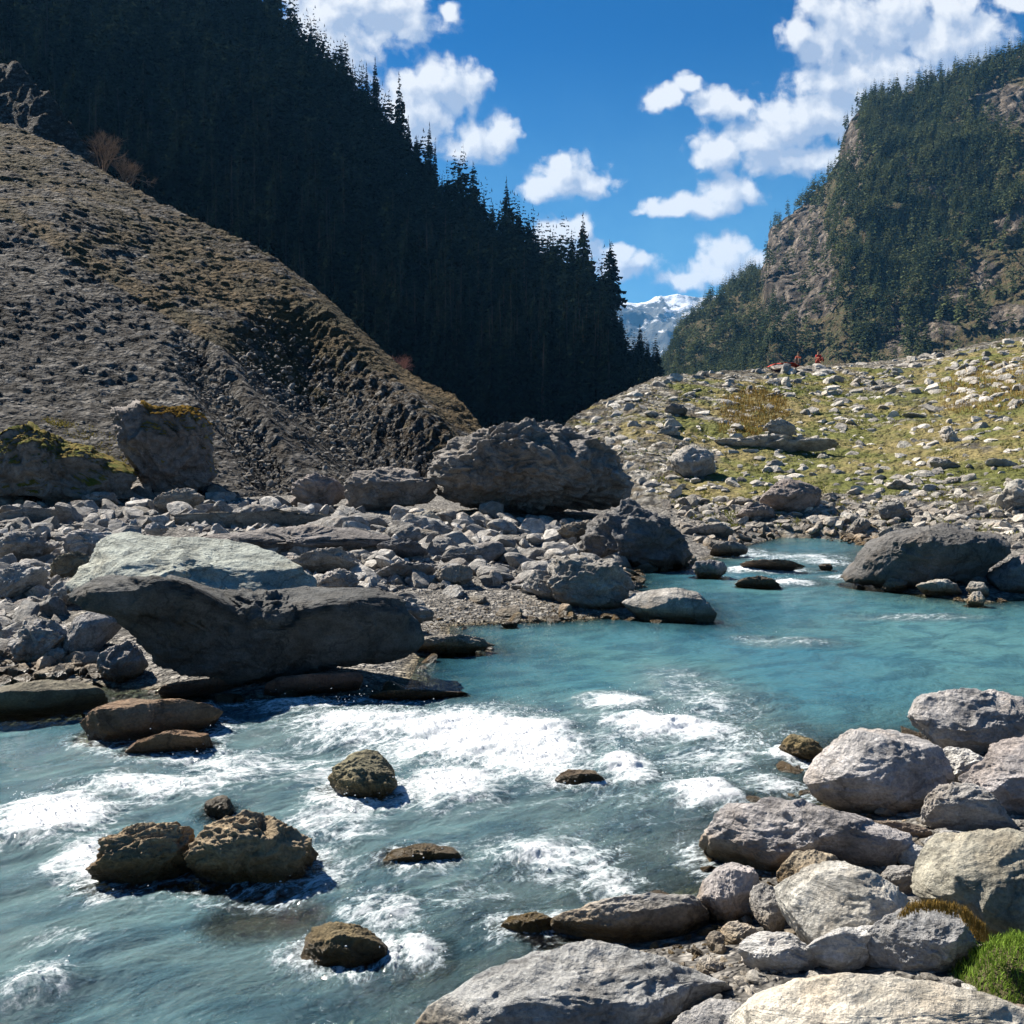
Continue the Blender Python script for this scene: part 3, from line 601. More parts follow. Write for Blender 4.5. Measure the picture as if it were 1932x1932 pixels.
def add_rocks():
    N = dict(group=GN, sub=7, rough=.055, e=.68, facets=13, cut=.70, tilt=52, freq=2.4, grow=1.09, smooth=2)
    # ---- near right bank
    rock('rounded purple-grey boulder with a dark pit, topmost on the near bank', R8((1510,215),(1530,150),(1600,105),(1700,95),(1800,105),(1850,140),(1890,180),(1925,240),(1932,290),(1860,320),(1800,357),(1700,335),(1580,310),(1520,270)), PURP, **{**N, 'tilt': 40, 'yaw': 14})
    rock('broad smooth grey slab boulder leaning over the turquoise pool', R8((1122,470),(1150,420),(1200,370),(1290,300),(1400,260),(1480,250),(1580,300),(1650,380),(1620,450),(1560,520),(1500,602),(1440,592),(1300,567),(1180,537),(1125,505)), PURP, **{**N, 'tilt': 50, 'rough': .035, 'cut': .64})
    rock('pale low rock wedged behind the smooth slab boulder', R8((1560,330),(1650,312),(1780,340),(1810,380),(1730,440),(1640,470),(1590,400)), PALE, foot=R8((1700,500))[0], **N)
    rock('rough grey boulder cut by the right edge above the olive boulder', R8((1700,450),(1790,400),(1830,320),(1932,280),(2040,290),(2120,450),(2000,610),(1900,600),(1810,550),(1740,510)), (.33, .31, .31), **{**N, 'rough': .06})
    rock('lumpy grey rock lying between the smooth slab and the olive boulder', R8((1552,600),(1580,530),(1650,450),(1700,450),(1790,520),(1900,600),(1810,625),(1730,632),(1600,648)), GREY, **{**N, 'rough': .055})
    rock('speckled purple boulder with a rusty waterline, longest on the near bank', R8((738,660),(790,610),(830,560),(900,520),(1000,514),(1120,522),(1250,560),(1400,602),(1495,650),(1475,740),(1400,805),(1300,790),(1200,790),(1080,830),(1010,840),(930,800),(850,755),(790,725)), (.41, .385, .378), **{**N, 'rough': .05, 'tilt': 52, 'cut': .76, 'yaw': -10})
    rock('thin brown slab squeezed under the smooth slab boulder', R8((1340,600),(1420,590),(1540,610),(1580,645),(1540,668),(1480,665)), (.26, .21, .17), **N)
    rock('oval mauve boulder with a dark right side beside the water', R8((694,890),(730,820),(790,762),(860,752),(912,800),(932,860),(900,910),(870,962),(800,1002),(750,995),(718,940)), (.40, .37, .36), **{**N, 'tilt': 38, 'yaw': 25})
    rock('narrow upright grey stone next to the oval mauve boulder', R8((900,870),(930,838),(975,828),(1022,860),(1032,930),(1020,1012),(985,1015),(940,955)), GREY, **{**N, 'tilt': 35})
    rock('ochre-tinted rock between the speckled purple and the big pale boulder', R8((1008,780),(1060,712),(1150,700),(1255,745),(1260,800),(1150,860),(1060,870),(1010,830)), (.43, .37, .28), **N)
    rock('big pale boulder with a hollow grey flank, centre of the near bank', R8((1010,850),(1060,788),(1130,752),(1240,765),(1340,798),(1440,838),(1522,885),(1490,940),(1440,1000),(1300,1062),(1210,1120),(1155,1140),(1090,1010),(1040,960)), (.52, .50, .45), **{**N, 'tilt': 46, 'rough': .03, 'yaw': -12})
    rock('big olive-brown boulder with a dark hole at the right edge', R8((1528,880),(1560,775),(1620,685),(1700,642),(1800,632),(1900,658),(2020,720),(2120,880),(2060,1060),(1932,1060),(1830,1070),(1790,1010),(1740,940),(1600,912)), OLIVE, **{**N, 'tilt': 36, 'rough': .035})
    rock('small white stone left of the olive boulder', R8((1450,720),(1478,672),(1550,680),(1592,718),(1545,775),(1480,762)), (.55, .54, .52), **N)
    rock('long white stone behind the olive boulder top', R8((1550,690),(1620,650),(1740,628),(1760,660),(1680,720),(1590,730)), (.52, .51, .49), **N)
    rock('dark striped stone above the white stones', R8((1720,628),(1790,595),(1870,578),(1900,610),(1830,640),(1740,645)), (.27, .27, .28), **N)
    rock('small grey rock tucked between the pale and the olive boulder', R8((1395,805),(1440,758),(1520,775),(1532,860),(1490,880),(1440,850)), GREY, **N)
    rock('slanting blue-grey boulder under the olive boulder', R8((1305,1172),(1400,1085),(1470,1000),(1560,955),(1640,930),(1722,970),(1745,1045),(1700,1110),(1620,1205),(1500,1210),(1400,1200)), (.335, .335, .335), **{**N, 'tilt': 54})
    rock('tan crusted stone ringed with dry grass on the olive boulder', R8((1440,985),(1480,925),(1560,900),(1660,905),(1740,950),(1780,1030),(1720,1040),(1640,985),(1550,960)), (.32, .25, .15), **{**N, 'thick': .3})
    rock('white flat stone beside the pebbly puddle', R8((862,1088),(900,1038),(1000,1012),(1110,1038),(1152,1128),(1135,1195),(1040,1195),(930,1155)), (.54, .53, .51), **{**N, 'tilt': 58})
    rock('long white wedge of rock below the big pale boulder', R8((1120,1195),(1200,1118),(1300,1060),(1440,1000),(1480,1010),(1420,1070),(1330,1155),(1285,1195)), (.52, .51, .49), **{**N, 'tilt': 58})
    rock('small round stone with a dark cleft near the mauve boulder', R8((788,1000),(828,965),(900,972),(922,1020),(865,1062),(812,1055)), PALE, **N)
    rock('small grey pebble-like stone in the puddle gap', R8((733,1045),(757,1005),(800,1035),(795,1090),(750,1085)), GREY, **N)
    rock('little rounded stone above the front grey boulder', R8((698,1125),(740,1092),(792,1120),(782,1162),(728,1165)), PALE, **N)
    rock('flat-topped pitted grey rock lying at the water edge', R8((165,1055),(230,990),(330,930),(450,898),(560,866),(690,876),(722,930),(715,975),(640,1065),(560,1092),(440,1085),(300,1098),(230,1095)), (.37, .36, .345), **{**N, 'tilt': 50, 'rough': .045})
    rock('large smooth ash-grey boulder at the bottom edge', R8((-330,1420),(-270,1352),(-140,1262),(0,1187),(100,1150),(250,1108),(420,1058),(540,1062),(620,1108),(710,1142),(775,1190),(782,1240),(690,1280),(620,1352),(560,1480),(200,1560),(-200,1520)), (.37, .37, .36), **{**N, 'tilt': 50, 'rough': .035, 'facets': 9, 'foot': (1000, 2010)})
    rock('grey rock between the ash-grey boulder and the long cream ledge', R8((600,1400),(655,1295),(740,1255),(860,1258),(960,1295),(940,1380),(850,1480),(640,1480)), (.33, .32, .31), **{**N, 'tilt': 55})
    rock('long cream-coloured rock ledge along the bottom edge', R8((880,1400),(960,1290),(1100,1215),(1260,1185),(1400,1175),(1520,1208),(1700,1207),(1932,1212),(2150,1225),(2250,1500),(1600,1620),(900,1560)), (.60, .56, .48), foot=(1700, 2060), **{**N, 'tilt': 55, 'rough': .03, 'thick': .3, 'facets': 5})
    rock('brown-grey stone on the cream ledge in the bottom right corner', R8((1720,1345),(1790,1290),(1932,1270),(2060,1300),(2060,1420),(1800,1440)), (.33, .28, .24), foot=(1880, 1990), **{**N, 'tilt': 45})
    # ---- in the river
    Wk = dict(group=GW, sub=7, tilt=30, e=.72, cut=.68, facets=14)
    rock('craggy brown two-humped rock standing in the rapids', [dict(poly=R7((320,810),(370,725),(440,650),(500,610),(590,598),(645,590),(695,640),(725,720),(765,790),(730,860),(600,865),(430,850))), dict(poly=R7((690,650),(735,600),(800,560),(900,543),(1000,556),(1065,560),(1130,606),(1192,650),(1203,720),(1196,805),(1150,886),(1080,892),(960,870),(800,862),(735,795),(700,720)))], (.40, .31, .20), rough=.10, freq=2.6, **{**Wk, 'tilt': 44})
    rock('small grey knob poking up behind the craggy brown rock', R7((768,560),(775,520),(820,488),(868,488),(885,540),(860,580),(800,585)), (.19, .18, .165), **Wk)
    rock('low rusty rock with water sliding over its left side', [dict(poly=R7((300,300),(330,225),(420,155),(520,122),(620,128),(740,150),(820,205),(842,255),(800,285),(700,300),(500,310))), dict(poly=R7((470,330),(560,270),(650,242),(780,260),(808,350),(700,358),(560,345)))], (.27, .185, .12), rough=.045, thick=.5, **Wk)
    rock('smooth rock skimmed by the current at the left edge', R7((-160,160),(-60,80),(60,60),(180,52),(290,70),(370,105),(408,150),(360,190),(180,215),(0,215)), (.21, .19, .14), rough=.03, sink=.05, **Wk)
    rock('green-brown rock half under the foam in mid river', R7((1235,450),(1300,372),(1370,315),(1432,330),(1482,385),(1478,430),(1502,500),(1470,540),(1380,540),(1290,500)), (.24, .22, .14), rough=.06, sink=.06, **Wk)
    rock('yellowish rock barely breaking the surface right of the craggy rock', R7((1440,745),(1490,695),(1620,668),(1720,685),(1740,750),(1600,775)), (.26, .23, .13), rough=.05, sink=.08, **Wk)
    rock('brown rock with a white eddy behind it near the bottom of the river', R7((1130,1130),(1170,1010),(1250,965),(1380,1000),(1465,1075),(1482,1140),(1400,1180),(1250,1190)), (.21, .18, .11), rough=.06, sink=.08, **Wk)
    rock('wide pale rock seen through shallow water', R7((760,1180),(820,1020),(950,950),(1100,950),(1220,1010),(1230,1120),(1050,1200),(880,1210)), (.36, .34, .24), rough=.05, sink=.40, thick=.24, **{**Wk, 'tilt': 62})
    rock('reddish slab stone lying in front of the black boulder', R7((995,100),(1050,58),(1200,33),(1340,22),(1372,60),(1345,105),(1200,120),(1050,128)), (.22, .135, .105), rough=.03, **Wk)
    rock('flat wet reddish stone left of the reddish slab', R4((850,1790),(960,1738),(1150,1722),(1290,1730),(1300,1760),(1180,1815),(1000,1835),(880,1825)), (.24, .15, .11), rough=.035, **Wk)
    rock('tiny pale rock perched at the base of the black boulder', R4((1265,1725),(1290,1690),(1350,1680),(1370,1705),(1330,1745),(1285,1750)), (.34, .31, .25), **Wk)
    rock('low orange-brown stone right of the black boulder in the water', R7((1390,118),(1480,92),(1600,98),(1720,90),(1770,112),(1640,135),(1440,138)), (.26, .19, .10), rough=.04, **Wk)
    rock('mossy brown hump in the water beside the smooth slab boulder', R8((1005,310),(1055,257),(1110,257),(1162,320),(1192,355),(1120,385),(1055,345)), (.27, .23, .13), rough=.05, **Wk)
    rock('dark rock under the foam in the middle of the rapids', R8((160,440),(215,390),(280,398),(355,455),(280,480),(200,475)), (.20, .17, .13), sink=.04, **Wk)
    rock('mottled submerged stone left of the pitted grey rock', R8((-60,1020),(-10,960),(110,930),(190,990),(150,1070),(40,1090)), (.30, .27, .15), sink=.12, **{**Wk, 'tilt': 55})
    rock('dark wet rock just above the ash-grey boulder', R8((100,1100),(160,1075),(230,1085),(240,1110),(160,1135)), (.2, .17, .12), **Wk)
    # ---- the black boulder, its front shade painted in as near-black colour, and around it
    bb, _ = rock('huge black-faced boulder with a pale greenish top on the river edge', [  # black face is shade painted into the colour
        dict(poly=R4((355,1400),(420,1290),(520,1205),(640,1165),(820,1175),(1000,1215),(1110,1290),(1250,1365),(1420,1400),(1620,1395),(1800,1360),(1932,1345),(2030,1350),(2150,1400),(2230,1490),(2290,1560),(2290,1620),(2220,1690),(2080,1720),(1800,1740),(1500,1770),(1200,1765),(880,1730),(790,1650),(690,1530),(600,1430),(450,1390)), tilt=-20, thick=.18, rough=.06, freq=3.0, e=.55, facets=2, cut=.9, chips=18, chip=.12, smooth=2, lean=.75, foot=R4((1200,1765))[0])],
        (.10, .102, .10), group=GL, sub=7)  # near-black colour stands in for the shade on the front
    tp, _ = rock('pale greenish weathered top', [  # same stone as the front, split off to stay pale beside the painted shade
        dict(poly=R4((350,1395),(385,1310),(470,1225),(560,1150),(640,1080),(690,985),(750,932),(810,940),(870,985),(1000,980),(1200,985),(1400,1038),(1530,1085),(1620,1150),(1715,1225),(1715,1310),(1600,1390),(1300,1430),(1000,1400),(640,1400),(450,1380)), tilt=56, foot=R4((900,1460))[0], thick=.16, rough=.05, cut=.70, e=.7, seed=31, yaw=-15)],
        (.42, .45, .40), sub=7, name='pale_top')  # same stone, left pale beside the front's painted shade
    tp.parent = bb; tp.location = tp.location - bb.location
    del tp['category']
    G = dict(group=GL, sub=6, tilt=34, rough=.10, cut=.62, facets=14, freq=2.6, chips=34, chip=.2, e=.66)
    rock('huge rounded rough boulder in the middle of the valley', R5((645,560),(680,490),(720,440),(760,390),(850,320),(950,270),(1080,215),(1180,195),(1290,188),(1330,178),(1390,212),(1480,250),(1600,310),(1690,400),(1730,480),(1765,560),(1760,640),(1600,680),(1400,700),(1230,700),(1200,722),(1060,725),(930,712),(800,665),(690,620)), (.27, .25, .23), **{**G, 'sub': 7, 'rough': .105, 'freq': 3.4, 'tilt': 16, 'thick': .5, 'yaw': -18, 'cut': .84, 'facets': 8, 'e': .85, 'chip': .08})
    rock('pinkish lumpy rock left of the grey dark-faced rock', R5((-95,640),(-70,560),(-20,510),(60,478),(150,485),(220,500),(230,600),(210,680),(0,670)), (.31, .27, .25), **G)
    rock('rough rock with a dark face left of the huge rounded boulder', R5((195,600),(215,510),(262,458),(335,443),(450,460),(560,510),(640,560),(705,640),(695,690),(560,700),(400,700),(210,685)), (.27, .245, .225), **{**G, 'tilt': 18})
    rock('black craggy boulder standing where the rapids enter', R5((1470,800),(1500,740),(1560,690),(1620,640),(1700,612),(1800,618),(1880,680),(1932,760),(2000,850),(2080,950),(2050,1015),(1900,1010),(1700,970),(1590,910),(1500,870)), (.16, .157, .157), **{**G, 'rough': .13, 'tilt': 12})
    rock('brown-grey craggy block against the black craggy boulder', R5((1345,780),(1400,742),(1480,735),(1640,745),(1680,800),(1620,850),(1500,890),(1400,850)), (.27, .24, .2), **{**G, 'rough': .15})
    rock('rough warm-grey rock at the head of the turquoise pool', R5((1285,1010),(1350,950),(1480,925),(1650,940),(1742,980),(1752,1080),(1740,1150),(1700,1235),(1600,1268),(1450,1245),(1400,1165),(1330,1100)), (.33, .31, .28), **{**G, 'rough': .12, 'tilt': 42})
    rock('flat pale slab with a yellow waterline in the turquoise pool', R6((-92,1405),(-40,1330),(0,1305),(120,1288),(250,1282),(332,1340),(382,1410),(388,1465),(330,1480),(200,1472),(0,1455)), (.38, .36, .33), **{**G, 'tilt': 52, 'rough': .025, 'facets': 6, 'cut': .7, 'thick': .3})
    rock('smooth round stone on the gravel beach', R5((688,1060),(740,1000),(830,972),(892,1000),(895,1085),(800,1098)), WARM, **G)
    rock('split pale stone right of the smooth round beach stone', R5((1185,1060),(1240,1000),(1312,1015),(1372,1075),(1394,1165),(1320,1185),(1228,1125)), (.38, .355, .32), **{**G, 'rough': .03})
    rock('rounded cream stone below the dark-faced rock', R5((548,712),(620,678),(700,695),(724,752),(640,790),(560,765)), (.43, .40, .34), **{**G, 'rough': .03})
    rock('long dark flat ledge behind the black boulder', [dict(poly=R4((1080,960),(1180,915),(1500,893),(1850,915),(2100,960),(2180,1010),(2060,1050),(1700,1058),(1400,1010)), tilt=-10, thick=.35, e=.5)], (.23, .21, .2), **{k: v for k, v in G.items() if k != 'tilt'})
    rock('flat strip of pale rock lying on the dark ledge', R4((900,885),(1200,858),(1500,862),(1750,880),(1932,895),(1900,925),(1500,915),(1200,905)), (.38, .35, .30), **{**G, 'tilt': 60, 'thick': .25})
    rock('dark slate slab on the rubble above the gravel beach', R5((375,870),(430,830),(520,850),(620,895),(655,935),(600,960),(480,935)), (.17, .17, .18), **G)
    rock('dark angular slab pointing right above the round beach stone', R5((690,985),(745,930),(800,912),(900,935),(930,975),(850,990)), (.20, .20, .2), **G)
    rock('pale domed stone behind the dark angular slab', R5((800,925),(850,870),(930,868),(955,905),(940,960),(850,950)), PALE, **G)
    rock('rough grey rock with pits left of the slate slab', R5((-10,930),(100,880),(200,890),(262,955),(180,1005),(60,1020),(-20,1000)), GREY, **G)
    rock('broad grey rock behind the gravel beach', R5((345,1050),(400,975),(560,955),(682,988),(695,1045),(560,1068),(400,1072)), (.33, .315, .3), **G)
    rock('crumbly grey rubble block beside the black boulder tip', R5((250,1215),(330,1150),(520,1138),(622,1220),(685,1300),(650,1330),(520,1350),(400,1290),(300,1260)), (.34, .325, .31), **{**G, 'rough': .15})
    rock('low lichen-grey rock with a dark wet foot in the pool edge', R5((515,1385),(620,1350),(780,1368),(870,1360),(960,1395),(1015,1450),(900,1475),(700,1478),(600,1450)), (.34, .32, .285), **G)
    rock('small black stone alone at the edge of the gravel beach', R5((1045,1302),(1080,1280),(1122,1288),(1136,1312),(1070,1322)), (.13, .13, .13), **G)
    rock('mossy flat-topped boulder with a black face at the left edge', R4((-200,480),(-100,400),(0,345),(150,352),(270,420),(345,490),(480,500),(600,585),(742,650),(750,785),(640,780),(500,770),(200,770),(50,740),(-150,720)), (.24, .23, .21), **{**G, 'tilt': -8, 'sub': 7, 'e': .6, 'lean': .35, 'facets': 5, 'cut': .8})
    rock('tall overhanging block with a rusty turf cap under the scree', R4((590,300),(640,240),(720,220),(790,250),(850,300),(1050,308),(1145,380),(1165,500),(1175,640),(1165,760),(1000,750),(860,720),(750,640),(690,520),(640,400)), (.25, .225, .21), **{**G, 'tilt': -8, 'sub': 7, 'e': .62, 'lean': .3, 'facets': 5, 'cut': .8, 'foot': R4((1000,760))[0]})
    rock('leaning angular grey slab left of the black boulder', R4((335,1610),(380,1500),(420,1432),(600,1350),(655,1358),(675,1430),(565,1500),(520,1560),(465,1645),(380,1650)), (.34, .33, .325), **{**G, 'rough': .03, 'cut': .68})
    rock('small pale wedge against the leaning angular slab', R4((225,1605),(300,1555),(372,1560),(335,1640),(250,1665)), PALE, **G)
    rock('pointed grey rock between the slab and the black boulder', R4((520,1605),(600,1560),(690,1540),(742,1518),(802,1590),(792,1635),(705,1725),(660,1775),(560,1690)), (.35, .335, .33), **G)
    rock('white speckled rock at the waterline near the left edge', R4((40,1620),(130,1500),(220,1420),(330,1398),(402,1430),(380,1500),(300,1560),(200,1650),(100,1680)), (.46, .44, .42), **{**G, 'rough': .15})
    rock('pale split rock at the left edge of the bank', R4((-40,1240),(0,1200),(100,1150),(230,1110),(265,1180),(200,1235),(60,1315),(0,1300)), PALE, **G)
    rock('pitted yellow-grey lump behind the pale rim', R4((258,1140),(310,1070),(400,1038),(500,1090),(535,1150),(440,1185),(280,1225)), (.36, .33, .25), **{**G, 'rough': .15})
    rock('large pinkish-white rock behind the pale rim', R4((330,935),(450,920),(600,938),(672,980),(610,1080),(545,1115),(470,1060),(380,990)), (.44, .41, .39), **G)
    rock('angular grey rock with a black underside at the left edge', R4((-30,960),(60,935),(180,930),(290,958),(305,1030),(200,1070),(120,1115),(0,1120)), GREY, **G)
    rock('flat grey slab stepped above the left edge rocks', R4((-20,840),(150,828),(280,868),(325,900),(250,925),(60,925)), GREY, **{**G, 'tilt': 55})
    rock('cream block under the yellow-grey lump', R4((238,1285),(340,1210),(470,1178),(420,1255),(385,1315),(280,1355)), (.45, .42, .38), **G)
    rock('small white block on the crest of the black boulder', R4((775,895),(850,880),(912,918),(865,955),(790,935)), (.52, .51, .5), foot=R4((850, 1000))[0], **G)
    rock('rounded rubble stone under the mossy boulder', R4((438,745),(520,718),(600,738),(645,785),(520,805)), GREY, **G)
    rock('slanting buff rock at the foot of the tall block', R4((825,840),(880,770),(1020,698),(1105,750),(1035,795),(900,845)), WARM, **G)
    rock('rough white-grey rock right of the saddle of the black boulder', R4((1555,1110),(1650,1040),(1800,1018),(1900,1030),(1940,1062),(1900,1105),(1750,1135),(1600,1175)), (.40, .38, .35), **G)
    rock('white block above the low end of the black boulder', R4((1705,1210),(1760,1140),(1850,1130),(1940,1170),(1940,1235),(1850,1295),(1720,1270)), (.44, .42, .40), **G)
    # ---- right shore
    H = dict(group=GF, sub=6, tilt=34, rough=.08, cut=.66, facets=13, freq=2.6, chips=34, chip=.18, e=.68)
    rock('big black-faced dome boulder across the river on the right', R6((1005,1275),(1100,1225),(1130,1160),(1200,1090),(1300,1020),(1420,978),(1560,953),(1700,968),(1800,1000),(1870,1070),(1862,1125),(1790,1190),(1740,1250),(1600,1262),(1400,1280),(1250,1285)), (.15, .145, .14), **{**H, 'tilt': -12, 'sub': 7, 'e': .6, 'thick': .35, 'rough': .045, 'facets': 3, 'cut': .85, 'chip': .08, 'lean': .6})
    rock('brown-purple rounded boulder cut by the right edge across the pool', R6((1738,1290),(1780,1200),(1850,1128),(1932,1112),(2050,1130),(2110,1250),(2010,1345),(1800,1335)), (.29, .25, .24), **H)
    rock('low cream rock at the foot of the dome boulder', R6((1388,1302),(1440,1258),(1520,1238),(1580,1262),(1622,1335),(1500,1338)), (.42, .40, .36), **H)
    rock('small grey wedge left of the low cream rock', R6((1212,1298),(1270,1240),(1362,1222),(1345,1280),(1260,1308)), (.30, .285, .26), **H)
    rock('cream upright stone between the cream rock and the brown-purple boulder', R6((1638,1300),(1680,1248),(1740,1268),(1760,1335),(1655,1338)), (.45, .43, .39), **H)
    rock('white little stone standing in the shallows on the right', R6((1645,1370),(1672,1298),(1712,1308),(1740,1370),(1722,1392),(1650,1388)), (.50, .48, .44), **H)
    rock('shaded grey stone behind the cream stones', R6((1590,1265),(1650,1218),(1742,1218),(1745,1275),(1660,1278)), (.27, .255, .25), **H)
    rock('purple-brown boulder at the foot of the hillside, above the rapids', R6((640,930),(600,880),(640,790),(720,742),(800,733),(872,750),(918,812),(885,880),(800,935)), (.29, .25, .235), **{**H, 'rough': .06})
    rock('flat pinkish rock left of the purple-brown boulder', R6((480,900),(560,850),(650,850),(680,920),(600,955),(520,945)), (.32, .28, .26), **H)
    rock('grey wedge rock in the head of the rapids', R6((262,1205),(320,1148),(400,1138),(442,1190),(432,1245),(300,1232)), (.27, .265, .27), **H)
    rock('wet black rock lowest in the upper rapids', R6((475,1240),(560,1232),(640,1222),(715,1280),(690,1298),(540,1275)), (.14, .12, .10), **H)
    rock('rusty rock strip dividing the upper rapids', R6((500,1165),(570,1145),(720,1172),(835,1180),(800,1200),(600,1208),(520,1200)), (.24, .17, .13), **H)
    rock('tiny dark rock on the right of the upper rapids', R6((895,1175),(930,1160),(972,1165),(965,1192),(910,1198)), (.17, .15, .13), **H)
    rock('grey rocky shoulder at the left of the upper rapids', R6((350,1130),(420,1055),(470,1048),(532,1090),(545,1115),(420,1125)), (.28, .265, .25), **H)
    rock('pale flat rock left of the upper rapids', R6((255,1015),(320,968),(440,958),(475,1000),(380,1038),(280,1038)), (.37, .34, .31), **H)
    rock('leaning slab rock behind the upper rapids', R6((1045,1010),(1100,940),(1162,928),(1165,965),(1130,1008),(1060,1035)), (.33, .31, .28), **H)
    rock('grey block left of the dome boulder top', R6((1195,875),(1280,848),(1352,900),(1345,945),(1260,965),(1198,935)), (.31, .30, .28), **H)
    rock('long grey rock resting against the dome boulder', R6((1195,1045),(1280,978),(1400,955),(1430,985),(1300,1030),(1240,1065)), (.35, .335, .3), **H)
    M = dict(group=GM, sub=5, tilt=42, rough=.10, cut=.62, facets=13)
    rock('bright upright cream stone standing on the hillside', R6((1505,515),(1520,468),(1548,480),(1575,520),(1615,562),(1540,565)), (.52, .48, .42), **{**M, 'tilt': 15})
    rock('square cream block in the hillside grass', R6((888,635),(898,608),(952,608),(952,648)), (.50, .47, .40), **M)
    rock('pointed pale rock on the lower meadow', R6((1238,785),(1290,738),(1345,790),(1270,805)), (.38, .36, .33), **M)
    rock('jagged grey outcrop left of the pale strip', R6((1455,675),(1540,638),(1615,682),(1560,705)), (.36, .35, .33), **M)
    rock('pale horizontal rock strip near the right edge of the meadow', R6((1735,660),(1800,640),(1905,638),(1895,682),(1750,695)), (.47, .45, .41), **M)
    rock('large pale sloping rock at the right edge of the meadow', R6((1785,870),(1850,780),(1932,738),(2050,740),(2080,900),(1932,930),(1850,915)), (.42, .40, .36), **M)
    rock('pale rock with a dark cave-like shadow on the hillside', R6((615,530),(640,480),(720,440),(785,458),(775,512),(680,538)), (.42, .40, .37), **M)
    rock('white rounded rock on the left of the hillside', R6((85,520),(120,468),(180,478),(205,520),(130,545)), (.42, .41, .38), **M)
    rock('long grey ledge of rock across the hillside grass', R6((370,565),(480,545),(700,540),(900,528),(1000,520),(985,560),(880,590),(700,622),(500,618)), (.44, .42, .38), **{**M, 'rough': .2, 'thick': .22})
    rock('big pale rubble outcrop left of the hillside ledge', R6((150,670),(200,588),(300,568),(382,600),(372,668),(280,750),(200,755),(160,715)), (.38, .36, .33), **{**M, 'rough': .10})
    rock('dark pointed rock on the left crest of the hillside', R6((120,425),(170,358),(240,412),(200,440)), (.22, .21, .20), **M)
add_rocks()

# moss and turf lying on top of two boulders: parts of those boulders
def cap_part(host_label, name, mat, fn, raise_=.03):
    for o in list(col.objects):
        if o.get('label') == host_label:
            me = o.data; V = np.empty(len(me.vertices) * 3, np.float32); me.vertices.foreach_get('co', V); V = V.reshape(-1, 3).astype(float); Nn = np.empty(len(me.vertices) * 3, np.float32); me.vertex_normals.foreach_get('vector', Nn); Nn = Nn.reshape(-1, 3)
            F = np.empty(len(me.polygons) * 3, np.int32); me.polygons.foreach_get('vertices', F); F = F.reshape(-1, 3)
            keep = fn(V, Nn, to_px(V + np.array(o.location))); Fk = F[keep[F].all(1)]
            if not len(Fk): return
            n_ = .5 + fbm(V * 5, 4)
            V2, F2, _ = compact(V + Nn * (raise_ * (.4 + n_))[:, None], Fk, {})
            link(name, mesh_np(name, V2, F2, [mat]), o)
cap_part('mossy flat-topped boulder with a black face at the left edge', 'moss', MOSS, lambda V, N, p: (N[:, 2] > .30) & (N[:, 2] > -1), .05)
cap_part('tall overhanging block with a rusty turf cap under the scree', 'turf_cap', DRYGRASS, lambda V, N, p: (N[:, 2] > .35) & (p[:, 0] > 265), .06)
print('rocks', len(col.objects))

# ------------------------------------------------------------------ loose rocks: single ones first, then the uncountable rubble
def proto_rock(seed, sub, cut=.50, flat=.65, rough=.10):
    rs = np.random.RandomState(seed); D, F = ico(sub); P = D * (1, .62 + .35 * rs.rand(), flat * (.75 + .5 * rs.rand()))
    for k in range(11):
        m = rs.normal(size=3); m /= np.linalg.norm(m); s = (P @ m).max(); h = s * (cut + .3 * rs.rand()); d = P @ m - h; P = P - np.outer(np.where(d > 0, d * .94, 0), m)
    o = rs.rand(3) * 60; r = np.linalg.norm(P, axis=1)[:, None] + 1e-6
    P = P + P / r * (rough * (fbm(P * 1.9 + o, 5) + .5 * fbm(P * 4 + o, 4, .5, True)))[:, None]
    return P, F
def inside(poly, x, y):
    c = np.zeros(len(x), bool); P = np.array(poly, float)
    for i in range(len(P)):
        (ax, ay), (bx, by) = P[i], P[(i + 1) % len(P)]
        c ^= ((ay > y) != (by > y)) & (x < (bx - ax) * (y - ay) / (by - ay + 1e-12) + ax)
    return c
def sample(poly, n, rs):
    P = np.array(poly); out = []
    x0, y0 = P.min(0); x1, y1 = P.max(0)
    x = rs.uniform(x0, x1, n * 6); y = rs.uniform(y0, y1, n * 6); k = inside(poly, x, y); return x[k][:n], y[k][:n]
LEFT_P = [(-30,950),(250,930),(540,945),(700,975),(830,975),(1000,985),(1150,985),(1300,1060),(1190,1085),(1130,1165),(990,1165),(860,1150),(780,1215),(690,1160),(600,1110),(480,1040),(300,990),(140,1130),(90,1200),(200,1280),(-30,1290)]
MOUND_P = [(1075,800),(1200,735),(1262,712),(1450,700),(1650,690),(1850,655),(1960,640),(1960,1010),(1700,1010),(1480,1000),(1330,1000),(1230,930),(1130,860)]
FOOT_P = [(1240,940),(1400,950),(1600,930),(1800,960),(1960,970),(1960,1040),(1650,1035),(1480,1005),(1340,1045),(1290,1010)]
SCREE_P = [(-40,240),(120,280),(300,388),(520,488),(640,595),(760,700),(860,752),(905,815),(830,890),(790,895),(560,940),(-40,930)]
NEAR_P = [(1320,1500),(1932,1330),(1980,1330),(1980,1932),(1100,1932),(1300,1700),(1360,1640)]
PROTO = [mesh_np('rock', *proto_rock(100 + k, 5, rough=.15), [ROCK]) for k in range(10)]
